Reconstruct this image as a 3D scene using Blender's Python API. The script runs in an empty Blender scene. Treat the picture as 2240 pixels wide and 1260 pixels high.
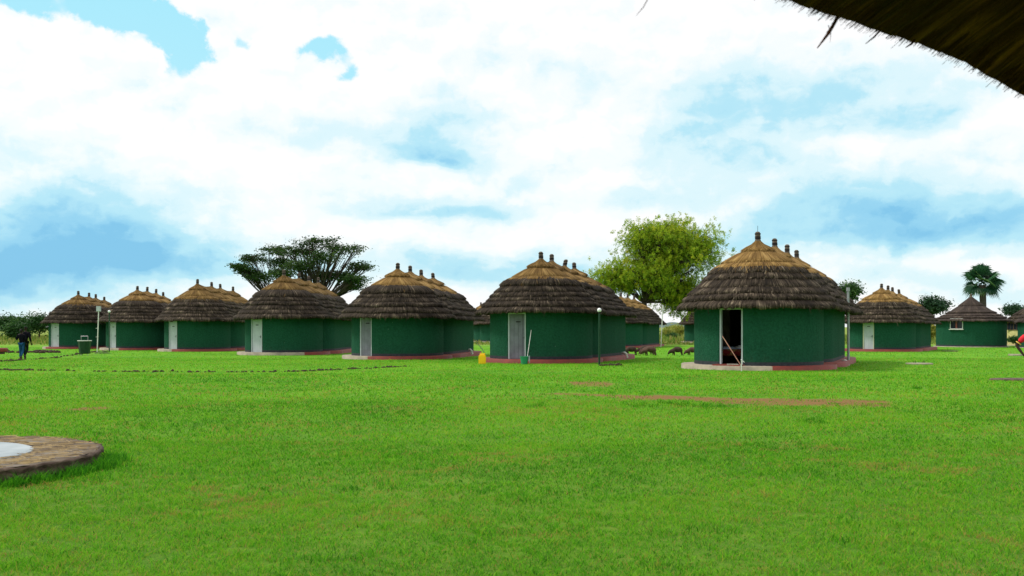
import bpy, math, random
import numpy as np
from mathutils import Vector, Matrix
R_ = math.radians
rng = np.random.default_rng(7); random.seed(7)
C = bpy.context.scene.collection
sc = bpy.context.scene
F, HOR, CH = 2200.0, 715.0, 1.6       # focal length and horizon of the 2240x1260 photograph, eye height

# ------------------------------------------------------------------ camera
cam = bpy.data.cameras.new('camera'); co = bpy.data.objects.new('camera', cam); C.objects.link(co)
co.location = (0, 0, CH); co.rotation_euler = (R_(90), 0, 0)
cam.sensor_width = 36; cam.lens = 36*F/2240; cam.shift_y = (HOR-630)/2240
cam.clip_start = .05; cam.clip_end = 9000
cam.dof.use_dof = True; cam.dof.focus_distance = 46; cam.dof.aperture_fstop = 6.5
sc.camera = co
sc.view_settings.view_transform = 'Standard'; sc.view_settings.look = 'None'
sc.view_settings.exposure = 0.12; sc.view_settings.gamma = 1

# ------------------------------------------------------------------ node helper
class NT:
    def __init__(s, tree): s.t = tree; s.n = tree.nodes; s.l = tree.links
    def __call__(s, typ, ins=None, **kw):
        nd = s.n.new(typ)
        for k, v in kw.items(): setattr(nd, k, v)
        for k, v in (ins or {}).items():
            i = nd.inputs[k]
            if isinstance(v, bpy.types.NodeSocket): s.l.new(v, i)
            else: i.default_value = v
        return nd
    def math(s, op, a, b=0., c=0., clamp=False):
        return s('ShaderNodeMath', {0: a, 1: b, 2: c}, operation=op, use_clamp=clamp).outputs[0]
    def ramp(s, fac, stops, interp='LINEAR'):
        nd = s('ShaderNodeValToRGB', {0: fac}); cr = nd.color_ramp; cr.interpolation = interp
        while len(cr.elements) < len(stops): cr.elements.new(.5)
        for e, (p, c) in zip(cr.elements, stops):
            e.position = p; e.color = (*c, 1) if len(c) == 3 else c
        return nd.outputs[0]
    def mix(s, f, a, b, bt='MIX'):
        nd = s.n.new('ShaderNodeMix'); nd.data_type = 'RGBA'; nd.blend_type = bt
        for k, v in ((0, f), (6, a), (7, b)):
            i = nd.inputs[k]
            if isinstance(v, bpy.types.NodeSocket): s.l.new(v, i)
            else: i.default_value = v if k == 0 else ((*v, 1) if len(v) == 3 else v)
        return nd.outputs[2]
    def noise(s, vec, scale, detail=4, rough=.55, dist=0., dims='3D'):
        d = {'Scale': scale, 'Detail': detail, 'Roughness': rough, 'Distortion': dist}
        if vec is not None: d['Vector'] = vec
        return s('ShaderNodeTexNoise', d, noise_dimensions=dims).outputs[0]

# ------------------------------------------------------------------ world: sky and clouds by direction
SUN_AZ, SUN_EL = R_(-84), R_(50)        # azimuth from +Y (into the picture), negative = left
w = bpy.data.worlds.new('World'); sc.world = w; w.use_nodes = True
n = NT(w.node_tree); n.n.clear()
sky = n('ShaderNodeTexSky', sky_type='NISHITA'); sky.sun_disc = False
sky.sun_elevation = SUN_EL; sky.sun_rotation = SUN_AZ; sky.dust_density = 1.0
d = n('ShaderNodeTexCoord').outputs['Generated']
sx = n('ShaderNodeSeparateXYZ', {0: d})
az = n.math('ARCTAN2', sx.outputs[0], sx.outputs[1])
el = n.math('ARCSINE', sx.outputs[2])
p0 = n('ShaderNodeCombineXYZ', {0: az, 1: el, 2: 0.}).outputs[0]
stretch = n('ShaderNodeVectorMath', {0: p0, 1: (1., 2.0, 1.)}, operation='MULTIPLY').outputs[0]
def warp(vec, scale, amt, det=5, rough=.55):
    nc = n('ShaderNodeTexNoise', {'Vector': vec, 'Scale': scale, 'Detail': det, 'Roughness': rough}).outputs[1]
    o = n('ShaderNodeVectorMath', {0: nc, 1: (.5, .5, .5)}, operation='SUBTRACT').outputs[0]
    return n('ShaderNodeVectorMath', {0: o, 1: (amt, amt*.6, 0)}, operation='MULTIPLY').outputs[0]
w1 = warp(stretch, 5, .17, 6, .52); w2 = warp(p0, 22, .075, 6, .62)
psoft = n('ShaderNodeVectorMath', {0: p0, 1: w1}, operation='ADD').outputs[0]
phard = n('ShaderNodeVectorMath', {0: p0, 1: w2}, operation='ADD').outputs[0]
def blob(vec, px, py, rx, ry, amp, skew=0., soft=(1.0, 0.0)):
    u, v = (px-1120)/F, (HOR-py)/F
    a = math.atan(u); e = math.atan(v*math.cos(a)); k = math.cos(a)**2
    q = n('ShaderNodeVectorMath', {0: vec, 1: (a, e, 0)}, operation='SUBTRACT').outputs[0]
    q = n('ShaderNodeVectorMath', {0: q, 1: (F/(rx*k), F/ry, 0)}, operation='MULTIPLY').outputs[0]
    L = n('ShaderNodeVectorMath', {0: q}, operation='LENGTH').outputs['Value']
    return n('ShaderNodeMapRange', {0: L, 1: soft[1], 2: soft[0], 3: amp, 4: 0.}, interpolation_type='SMOOTHSTEP').outputs[0]
def total(vec, L, **k):
    s_ = None
    for b in L:
        o = blob(vec, *b, **k); s_ = o if s_ is None else n.math('ADD', s_, o)
    return s_
SOFT = [(40, 560, 680, 130, .52), (260, 520, 460, 120, .34), (150, 400, 400, 120, .22), (480, 570, 380, 70, .30), (100, 655, 700, 80, .30),
        (930, 470, 420, 70, .30), (980, 492, 240, 26, .16), (950, 330, 260, 60, .30), (920, 350, 160, 26, .16), (960, 290, 260, 90, .20), (980, 585, 460, 62, .36), (640, 290, 260, 80, .16),
        (1560, 310, 380, 140, .24), (1750, 190, 560, 130, .32), (2020, 225, 420, 60, .18), (1900, 430, 700, 150, .34),
        (2100, 490, 640, 90, .38), (1680, 545, 440, 70, .24), (1330, 590, 360, 70, .22), (2060, 625, 460, 60, .20), (1150, 390, 200, 80, .16),
        (300, 200, 260, 60, .10), (1150, 150, 400, 100, .12), (60, 300, 200, 80, .08), (1400, 440, 260, 60, .12)]
HARD = [(265, 18, 190, 52, 1.2), (40, 2, 150, 40, .9), (400, 105, 78, 105, 1.0), (345, 60, 110, 70, .7), (540, 95, 55, 30, .5),
        (700, 108, 85, 38, .85), (760, 160, 60, 48, .7), (1300, 245, 60, 18, .3), (860, 150, 60, 26, .3), (1520, 330, 60, 30, .25),
        (1800, 570, 60, 14, .2)]
fs = n.math('MULTIPLY', total(psoft, SOFT), 1.62)
fh = total(phard, HARD)
fh = n('ShaderNodeMapRange', {0: fh, 1: .22, 2: .62, 3: 0., 4: 1.}, interpolation_type='SMOOTHSTEP').outputs[0]
nz = n.noise(stretch, 9, 7, .6, .3); nz = n.math('MULTIPLY', n.math('SUBTRACT', nz, .5), .34)
nz2 = n.noise(stretch, 30, 5, .6); nz2 = n.math('MULTIPLY', n.math('SUBTRACT', nz2, .5), .2)
# away from the picture the sky is simply broken cloud
# billows: shaded undersides from the difference of two noise samples a little apart in height
def bill(scale, off, amt, det=6):
    pa = n('ShaderNodeVectorMath', {0: p0, 1: w2}, operation='ADD').outputs[0]
    st_ = n('ShaderNodeVectorMath', {0: pa, 1: (1., 1.55, 1.)}, operation='MULTIPLY').outputs[0]
    pb = n('ShaderNodeVectorMath', {0: st_, 1: (-off*.6, off, 0.)}, operation='ADD').outputs[0]
    d_ = n.math('SUBTRACT', n.noise(pb, scale, det, .5), n.noise(st_, scale, det, .5))
    return n.math('MULTIPLY', d_, amt)
fs = n.math('ADD', fs, n.math('ADD', bill(7, .035, .62), bill(20, .014, .62)))
fs = n.math('ADD', n.math('ADD', fs, nz), nz2, clamp=True)
ccol = n.ramp(fs, [(0, (1.0, 1.0, 1.0)), (.10, (.93, .98, .99)), (.34, (.72, .915, .965)), (.58, (.46, .79, .92)), (.85, (.29, .64, .86)), (1, (.21, .55, .81))], 'EASE')
vary = n.math('MULTIPLY_ADD', n.noise(stretch, 14, 4), .0, .98)
ccol = n('ShaderNodeVectorMath', {0: ccol, 3: vary}, operation='SCALE').outputs[0]
blue = n.ramp(n.math('MULTIPLY', el, 2.2), [(0, (.55, .85, .95)), (1, (.30, .77, .93))])
col = n.mix(fh, ccol, blue)
col = n('ShaderNodeVectorMath', {0: col, 3: 10.0}, operation='SCALE').outputs[0]
col = n.mix(.07, col, sky.outputs[0])
bg = n('ShaderNodeBackground', {0: col, 1: .1})
n.l.new(bg.outputs[0], n('ShaderNodeOutputWorld').inputs[0])

# ------------------------------------------------------------------ sun
sl = bpy.data.lights.new('sun', 'SUN'); so = bpy.data.objects.new('sun', sl); C.objects.link(so)
sl.energy = 2.3; sl.angle = R_(12); sl.color = (1, .95, .86)
sd = Vector((math.sin(SUN_AZ)*math.cos(SUN_EL), math.cos(SUN_AZ)*math.cos(SUN_EL), math.sin(SUN_EL)))
so.rotation_euler = sd.to_track_quat('Z', 'Y').to_euler(); so.location = (0, 0, 60)

# ------------------------------------------------------------------ materials
def material(name):
    m = bpy.data.materials.new(name); m.use_nodes = True; m.node_tree.nodes.clear()
    k = NT(m.node_tree); out = k('ShaderNodeOutputMaterial'); return m, k, out
def pmat(name, c, rough=.8, c2=None, scale=4., bump=0., bscale=40., spec=.3, metal=0., detail=5, coord='Object', patch=(.35, .65)):
    m, k, out = material(name)
    v = k('ShaderNodeTexCoord').outputs[coord]
    b = k('ShaderNodeBsdfPrincipled', {'Base Color': (*c, 1), 'Roughness': rough, 'Specular IOR Level': spec, 'Metallic': metal})
    if c2: k.l.new(k.ramp(k.noise(v, scale, detail, .6), [(patch[0], c), (patch[1], c2)]), b.inputs['Base Color'])
    if bump:
        k.l.new(k('ShaderNodeBump', {'Height': k.noise(v, bscale, 5, .6), 'Strength': bump, 'Distance': .02}).outputs[0], b.inputs['Normal'])
    k.l.new(b.outputs[0], out.inputs[0]); return m

def wallmat(name, c, cdark):
    m, k, out = material(name)
    g = k('ShaderNodeTexCoord').outputs['Object']
    st = k('ShaderNodeVectorMath', {0: g, 1: (2.5, 2.5, .35)}, operation='MULTIPLY').outputs[0]
    f = k.noise(st, 1.1, 6, .65)
    colr = k.ramp(f, [(.3, cdark), (.62, c), (.85, tuple(min(1, x*1.25) for x in c))])
    sp = k('ShaderNodeTexVoronoi', {'Vector': g, 'Scale': 3.1}).outputs['Distance']
    spm = k.math('LESS_THAN', sp, .045)
    rs = k.math('GREATER_THAN', k.noise(g, 1.3, 2), .57)
    colr = k.mix(k.math('MULTIPLY', spm, rs), colr, (.38, .52, .45))
    fine = k.noise(g, 11, 7, .72)
    wz = k('ShaderNodeSeparateXYZ', {0: g}).outputs[2]
    spl = k.math('MULTIPLY_ADD', k.noise(k('ShaderNodeVectorMath', {0: g, 1: (1.6, 1.6, .5)}, operation='MULTIPLY').outputs[0], 2.2, 5, .7), 1.5, k.math('MULTIPLY', wz, -.75))
    colr = k.mix(k('ShaderNodeMapRange', {0: spl, 1: .30, 2: .95, 3: 0., 4: .6}).outputs[0], colr, (.055, .060, .038))
    colr = k.mix(.6, colr, k.ramp(fine, [(.3, tuple(x*.5 for x in c)), (.7, tuple(x*1.5 for x in c))]))
    b = k('ShaderNodeBsdfPrincipled', {'Base Color': colr, 'Roughness': .9, 'Specular IOR Level': .08})
    st2 = k('ShaderNodeVectorMath', {0: g, 1: (1, 1, .6)}, operation='MULTIPLY').outputs[0]
    h = k.math('ADD', k.noise(st2, 13, 5, .6), k.math('MULTIPLY', k.noise(g, 40, 4, .6), .5))
    k.l.new(k('ShaderNodeBump', {'Height': h, 'Strength': 1.0, 'Distance': .05}).outputs[0], b.inputs['Normal'])
    k.l.new(b.outputs[0], out.inputs[0]); return m

def thatch(name, stops, patchy=.5, bump=1.0, su=26.):
    m, k, out = material(name)
    a = k('ShaderNodeAttribute', attribute_name='tuv').outputs['Vector']
    def sc_(x, y): return k('ShaderNodeVectorMath', {0: a, 1: (x, y, 1)}, operation='MULTIPLY').outputs[0]
    s1 = k.noise(sc_(su, 2.2), 1, 4, .7, .4); s2 = k.noise(sc_(su*.33, 1.4), 1, 4, .6, .6); s3 = k.noise(sc_(.8, 1.6), 1, 4, .6)
    f = k.math('ADD', k.math('MULTIPLY', s1, .42), k.math('ADD', k.math('MULTIPLY', s2, .30), k.math('MULTIPLY', s3, .28)))
    f = k('ShaderNodeMapRange', {0: f, 1: .36, 2: .66}).outputs[0]
    colr = k.ramp(f, stops)
    rv = k.math('MULTIPLY_ADD', k('ShaderNodeObjectInfo').outputs['Random'], .5, .78)
    colr = k('ShaderNodeVectorMath', {0: colr, 3: rv}, operation='SCALE').outputs[0]
    b = k('ShaderNodeBsdfPrincipled', {'Base Color': colr, 'Roughness': .9, 'Specular IOR Level': .12})
    k.l.new(k('ShaderNodeBump', {'Height': k.math('ADD', s1, s2), 'Strength': bump, 'Distance': .05}).outputs[0], b.inputs['Normal'])
    k.l.new(b.outputs[0], out.inputs[0]); return m

def varmat(name, stops, rough=.6, trans=.35, spec=.25):
    """colour from the per-element attribute 'var'"""
    m, k, out = material(name)
    a = k('ShaderNodeAttribute', attribute_name='var').outputs['Fac']
    colr = k.ramp(a, stops)
    b = k('ShaderNodeBsdfPrincipled', {'Base Color': colr, 'Roughness': rough, 'Specular IOR Level': spec})
    if trans:
        t = k('ShaderNodeBsdfTranslucent', {0: colr})
        mx = k('ShaderNodeMixShader', {0: trans, 1: b.outputs[0], 2: t.outputs[0]}); k.l.new(mx.outputs[0], out.inputs[0])
    else: k.l.new(b.outputs[0], out.inputs[0])
    return m

M = {}
M['wall'] = wallmat('green_plaster', (.0145, .088, .047), (.0085, .060, .034))
M['band'] = pmat('black_band', (.016, .022, .030), .7, (.035, .045, .05), 9, .5, 30)
M['yellow_wall'] = wallmat('yellow_plaster', (.62, .55, .25), (.5, .43, .19))
M['inner'] = pmat('inner_plaster', (.22, .20, .16), .9, (.3, .27, .2), 3, .3)
M['red'] = pmat('red_painted_concrete', (.26, .045, .035), .6, (.17, .04, .03), 3.2, .4, 18)
M['conc'] = pmat('raw_concrete', (.42, .36, .27), .85, (.26, .23, .18), 2.6, .6, 22)
M['thatch'] = thatch('weathered_thatch', [(0, (.010, .0085, .008)), (.36, (.019, .014, .010)), (.60, (.062, .047, .034)), (.82, (.20, .158, .108)), (1, (.44, .37, .27))])
M['gold'] = thatch('fresh_thatch', [(0, (.025, .013, .006)), (.32, (.125, .070, .022)), (.62, (.30, .185, .060)), (1, (.56, .41, .19))])
M['brown_thatch'] = thatch('old_brown_thatch', [(0, (.014, .011, .010)), (.5, (.05, .038, .032)), (1, (.16, .12, .09))])
M['dark_thatch'] = thatch('shelter_thatch', [(0, (.012, .004, .002)), (.5, (.065, .022, .006)), (.8, (.19, .070, .014)), (1, (.40, .17, .035))], su=40.)
M['finial'] = pmat('bound_reed', (.085, .066, .05), .9, (.17, .14, .11), 14, .6, 60)
M['binding'] = pmat('binding_cord', (.014, .012, .014), .9)
M['white'] = pmat('white_paint', (.48, .54, .56), .6, (.40, .46, .48), 2.5, .1, 20)
M['grey'] = pmat('shaded_grey_paint', (.20, .215, .25), .6, (.15, .16, .19), 3, .1, 20)  # grey door paint with the shade of the recess mixed into its colour
M['cream'] = pmat('cream_paint', (.50, .54, .38), .6)
M['black'] = pmat('black_metal_and_doorway_dark', (.012, .012, .014), .5)
M['steel'] = pmat('steel', (.45, .45, .46), .35, metal=.9)
M['pvc'] = pmat('grey_pvc', (.36, .40, .40), .5, (.28, .32, .32), 6)
M['wpvc'] = pmat('white_pvc', (.75, .77, .74), .4, (.6, .6, .55), 8)
M['postgreen'] = pmat('post_green_paint', (.008, .045, .022), .4, (.012, .065, .03), 5)
M['globe'] = pmat('opal_globe', (.86, .88, .90), .25, spec=.5)
M['bingreen'] = pmat('bin_green', (.010, .055, .020), .5, (.006, .030, .012), 5)
M['yellowplastic'] = pmat('yellow_plastic', (.95, .60, .01), .4, (.88, .52, .01), 4, spec=.2)
M['greenplastic'] = pmat('green_plastic', (.02, .25, .12), .35, spec=.5)
M['wood'] = pmat('pole_wood', (.15, .095, .055), .8, (.09, .06, .035), 6, .5, 30)
M['redstick'] = pmat('pink_stick', (.55, .22, .17), .6, (.62, .36, .28), 12)
M['cloth_blue'] = pmat('sheet_blue', (.40, .50, .68), .9, (.55, .62, .75), 4)
M['cloth_white'] = pmat('pillow_white', (.72, .74, .74), .9)
M['blanket'] = pmat('dark_red_blanket', (.20, .02, .02), .95, (.35, .25, .08), 7, patch=(.52, .6))
M['rag'] = pmat('grey_rag', (.42, .45, .48), .95, (.3, .33, .36), 12)
M['soil'] = pmat('dark_soil', (.030, .020, .013), .95, (.06, .038, .022), 7, .8, 25, coord='Object')
M['stone'] = pmat('kerb_stone', (.05, .030, .022), .95, (.17, .12, .09), 5, 1.0, 14)
M['padtop'] = pmat('pad_screed', (.10, .07, .045), .95, (.24, .21, .17), 2.2, .7, 20, patch=(.42, .62))
M['padinner'] = pmat('pad_smooth_cement', (.40, .45, .47), .7, (.30, .35, .37), 3, .15, 20)
M['bark'] = pmat('dark_bark', (.035, .028, .022), .95, (.06, .048, .036), 4, .6, 20)
M['palmbark'] = pmat('palm_bark', (.05, .043, .038), .95, (.09, .08, .07), 6, .6, 20)
M['pane'] = pmat('dark_glass', (.015, .02, .03), .08, spec=.6)
M['frame_red'] = pmat('red_brown_frame', (.25, .07, .06), .6)
M['hill'] = pmat('hill_bush', (.08, .13, .11), 1., (.10, .15, .13), .02, coord='Object')
M['skin'] = pmat('dark_skin', (.030, .015, .010), .6, spec=.2)
M['hair'] = pmat('black_hair', (.006, .005, .005), .7)
M['jacket'] = pmat('black_jacket', (.006, .006, .009), 1., (.010, .010, .015), 12, spec=0.)
M['jeans'] = pmat('blue_jeans', (.012, .055, .135), .95, (.02, .08, .17), 9, spec=0.)
M['trousers'] = pmat('dark_trousers', (.008, .014, .013), 1., spec=0.)
M['shoe'] = pmat('shoe', (.05, .035, .03), .6)
M['sole'] = pmat('pale_sole', (.5, .4, .38), .6)
M['redshirt'] = pmat('red_shirt', (.72, .02, .035), .85, (.60, .015, .03), 9, .2, 30)
M['trim'] = pmat('yellow_trim', (.75, .45, .08), .8)
M['hide'] = pmat('dark_brown_hide', (.038, .021, .015), .9, (.07, .045, .032), 7, .6, 60)
M['hide2'] = pmat('red_brown_hide', (.075, .036, .026), .85, (.12, .07, .05), 7, .6, 60)
M['snout'] = pmat('snout', (.06, .035, .035), .6)
M['acacia'] = varmat('acacia_leaf', [(0, (.008, .032, .006)), (.5, (.026, .075, .012)), (1, (.080, .14, .025))], trans=.3)
M['willow'] = varmat('fever_tree_leaf', [(0, (.075, .16, .010)), (.45, (.24, .40, .018)), (.8, (.42, .52, .025)), (1, (.56, .54, .04))], trans=.5)
M['bushleaf'] = varmat('bush_leaf', [(0, (.010, .045, .010)), (.5, (.028, .095, .020)), (1, (.08, .17, .035))], trans=.3)
M['fardark'] = varmat('far_leaf', [(0, (.012, .048, .022)), (1, (.045, .11, .045))], trans=.3)
M['scrub'] = varmat('scrub_leaf', [(0, (.09, .17, .02)), (.5, (.26, .30, .045)), (1, (.48, .42, .09))], trans=.35)
M['palmleaf'] = varmat('palm_leaf', [(0, (.012, .055, .030)), (.6, (.045, .15, .055)), (1, (.17, .29, .06))], trans=.35, rough=.4)
M['grass'] = varmat('grass_blade', [(0, (.020, .125, .008)), (.35, (.090, .36, .012)), (.72, (.235, .55, .022)), (.88, (.38, .36, .05)), (1, (.40, .22, .09))], trans=.4, rough=.7, spec=.08)
M['tallgrass'] = varmat('tall_grass_blade', [(0, (.08, .19, .02)), (.6, (.21, .30, .04)), (1, (.40, .32, .11))], trans=.35)
M['straw'] = varmat('dry_straw', [(0, (.09, .055, .022)), (1, (.38, .27, .11))], trans=.1)

# ------------------------------------------------------------------ objects helpers
def tag(o, label=None, cat=None, group=None, kind=None):
    if label: o['label'] = label
    if cat: o['category'] = cat
    if group: o['group'] = group
    if kind: o['kind'] = kind
    return o
def empty(name, loc, label, cat, group=None):
    o = bpy.data.objects.new(name, None); C.objects.link(o); o.location = loc; o.empty_display_size = .2
    return tag(o, label, cat, group)
def link(name, me, mats, parent=None, smooth=False):
    o = bpy.data.objects.new(name, me); C.objects.link(o)
    for m in (mats if isinstance(mats, (list, tuple)) else [mats]): me.materials.append(m)
    if smooth: me.polygons.foreach_set('use_smooth', [True]*len(me.polygons))
    if parent:
        o.parent = parent
        q = parent; off = Vector()
        while q: off += q.location; q = q.parent
        me.transform(Matrix.Translation(-off))          # all meshes here are written in world coordinates
    return o
def npmesh(name, V, Fc, mats, parent=None, smooth=False, mi=None, var=None, tuv=None):
    V = np.asarray(V, np.float32).reshape(-1, 3); Fc = np.asarray(Fc, np.int32)
    me = bpy.data.meshes.new(name); k = Fc.shape[1]
    me.vertices.add(len(V)); me.vertices.foreach_set('co', V.ravel())
    me.loops.add(Fc.size); me.loops.foreach_set('vertex_index', Fc.ravel())
    me.polygons.add(len(Fc)); me.polygons.foreach_set('loop_start', np.arange(0, Fc.size, k, dtype=np.int32))
    if mi is not None: me.polygons.foreach_set('material_index', np.asarray(mi, np.int32))
    me.update(calc_edges=True)
    if var is not None:
        a = me.attributes.new('var', 'FLOAT', 'POINT'); a.data.foreach_set('value', np.asarray(var, np.float32))
    if tuv is not None:
        a = me.attributes.new('tuv', 'FLOAT_VECTOR', 'POINT')
        t = np.zeros((len(V), 3), np.float32); t[:, :2] = tuv; a.data.foreach_set('vector', t.ravel())
    me.validate(); return link(name, me, mats, parent, smooth)
class MB:
    def __init__(s): s.v = []; s.f = []; s.m = []
    def add(s, v, f, mi=0):
        b = len(s.v); s.v += [tuple(x) for x in v]; s.f += [tuple(i+b for i in q) for q in f]; s.m += [mi]*len(f)
    def box(s, c, size, ex=(1, 0, 0), ey=None, ez=(0, 0, 1), mi=0, taper=1.):
        ex = Vector(ex).normalized(); ez = Vector(ez).normalized(); ey = Vector(ey).normalized() if ey else ez.cross(ex)
        c = Vector(c); v = []
        for k in (-.5, .5):
            t = 1 if k < 0 else taper
            for i, j in ((-.5, -.5), (.5, -.5), (.5, .5), (-.5, .5)): v.append(c+ex*i*size[0]*t+ey*j*size[1]*t+ez*k*size[2])
        s.add(v, [(0, 3, 2, 1), (4, 5, 6, 7), (0, 1, 5, 4), (1, 2, 6, 5), (2, 3, 7, 6), (3, 0, 4, 7)], mi)
    def lathe(s, c, prof, n=20, mi=0, sx=1., sy=1., rot=0.):
        """prof: list of (radius, z)"""
        v = []
        for r, z in prof:
            for i in range(n):
                a = 2*math.pi*i/n; x, y = r*math.cos(a)*sx, r*math.sin(a)*sy
                v.append((c[0]+x*math.cos(rot)-y*math.sin(rot), c[1]+x*math.sin(rot)+y*math.cos(rot), c[2]+z))
        f = [(k*n+i, k*n+(i+1) % n, (k+1)*n+(i+1) % n, (k+1)*n+i) for k in range(len(prof)-1) for i in range(n)]
        f.append(tuple(reversed(range(n)))); f.append(tuple((len(prof)-1)*n+i for i in range(n)))
        s.add(v, f, mi)
    def tube(s, pts, rad, n=6, mi=0):
        pts = [Vector(p) for p in pts]; v = []
        if not isinstance(rad, (list, tuple)): rad = [rad]*len(pts)
        up = Vector((0.3, .9, .1)).normalized()
        for i, p in enumerate(pts):
            t = (pts[min(i+1, len(pts)-1)]-pts[max(i-1, 0)]).normalized()
            a = t.cross(up)
            if a.length < .05: a = t.cross(Vector((1, 0, 0)))
            a.normalize(); b = t.cross(a)
            for j in range(n):
                q = 2*math.pi*j/n; v.append(p+(a*math.cos(q)+b*math.sin(q))*rad[i])
        f = [(k*n+j, k*n+(j+1) % n, (k+1)*n+(j+1) % n, (k+1)*n+j) for k in range(len(pts)-1) for j in range(n)]
        f += [tuple(reversed(range(n))), tuple((len(pts)-1)*n+j for j in range(n))]
        s.add(v, f, mi)
    def sphere(s, c, r, n=14, mi=0, sc_=(1, 1, 1)):
        m = n//2; pr = [(r*math.sin(math.pi*(i+.02)/(m+.04)), -r*math.cos(math.pi*(i+.02)/(m+.04))) for i in range(m+1)]
        b = len(s.v); s.lathe((0, 0, 0), pr, n, mi)
        for i in range(b, len(s.v)):
            x, y, z = s.v[i]; s.v[i] = (c[0]+x*sc_[0], c[1]+y*sc_[1], c[2]+z*sc_[2])
    def build(s, name, mats, parent=None, smooth=False, bevel=0.):
        me = bpy.data.meshes.new(name); me.from_pydata(s.v, [], s.f); me.polygons.foreach_set('material_index', s.m); me.update()
        if bevel:
            import bmesh
            bm = bmesh.new(); bm.from_mesh(me)
            bmesh.ops.bevel(bm, geom=bm.edges[:], offset=bevel, segments=2, affect='EDGES', clamp_overlap=True); bm.to_mesh(me); bm.free()
        return link(name, me, mats, parent, smooth)

def g(y, x=0.):
    """ground height: the lawn falls gently away behind the nearest huts"""
    t = np.clip((np.asarray(y, float)-33)/64, 0, 1.)
    return -.40*(t*.75+.25*t*t*(3-2*t))
def P(px, py, D): return Vector(((px-1120)/F*D, D, CH+(HOR-py)/F*D))
def G(px, D, dz=0.): return Vector(((px-1120)/F*D, D, float(g(D))+dz))
def zpx(py, D): return CH+(HOR-py)/F*D

# ------------------------------------------------------------------ ground
def noise1(x, y, s, seed=0):
    """cheap smooth value noise"""
    r = np.random.default_rng(seed).random((256, 256))
    X = np.asarray(x)*s+1000.; Y = np.asarray(y)*s+1000.
    i = np.floor(X).astype(int); j = np.floor(Y).astype(int); u = X-i; v = Y-j; u = u*u*(3-2*u); v = v*v*(3-2*v)
    a = r[i % 256, j % 256]; b = r[(i+1) % 256, j % 256]; c = r[i % 256, (j+1) % 256]; d_ = r[(i+1) % 256, (j+1) % 256]
    return (a*(1-u)+b*u)*(1-v)+(c*(1-u)+d_*u)*v
SOILS = [(1190, 862, 1400, 868, 5.0, .8), (1380, 868, 1640, 878, 9, 1.), (1560, 874, 1960, 883, 11, 1.), (1245, 838, 1340, 838, 6, .8), (160, 895, 225, 897, 6, .7), (1440, 840, 1500, 842, 2, .5),
         (0, 811, 250, 814, 1.6, .34), (250, 814, 640, 815, 1.6, .34), (640, 814, 900, 804, 1.6, .34), (0, 791, 130, 783, 1.6, .34), (130, 783, 240, 770, 1.6, .34)]
def soil_mask(x, y):
    m = np.zeros_like(x); X, Y = np.asarray(x), np.asarray(y)
    for x0, y0, x1, y1, wd, amp in SOILS:
        def w_(px, py):
            D = 40.
            for _ in range(6): D = (CH-float(g(D)))*F/(py-HOR)
            return (px-1120)/F*D, D
        ax, ay = w_(x0, y0); bx, by = w_(x1, y1)
        Dm = (ay+by)/2; hw = wd*Dm*Dm/(CH*F)
        dx, dy = bx-ax, by-ay; t = np.clip(((X-ax)*dx+(Y-ay)*dy)/(dx*dx+dy*dy), 0, 1)
        dd = np.hypot(X-ax-t*dx, Y-ay-t*dy)
        dd = dd/(hw*(.05+1.15*noise1(X, Y, .55, 5)+.6*noise1(X, Y, 2.3, 6)))
        m = np.maximum(m, amp*np.clip(1.35-dd, 0, 1)*np.clip(t*(1-t)*12+.35, 0, 1))
    return np.clip(m, 0, 1)
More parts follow.
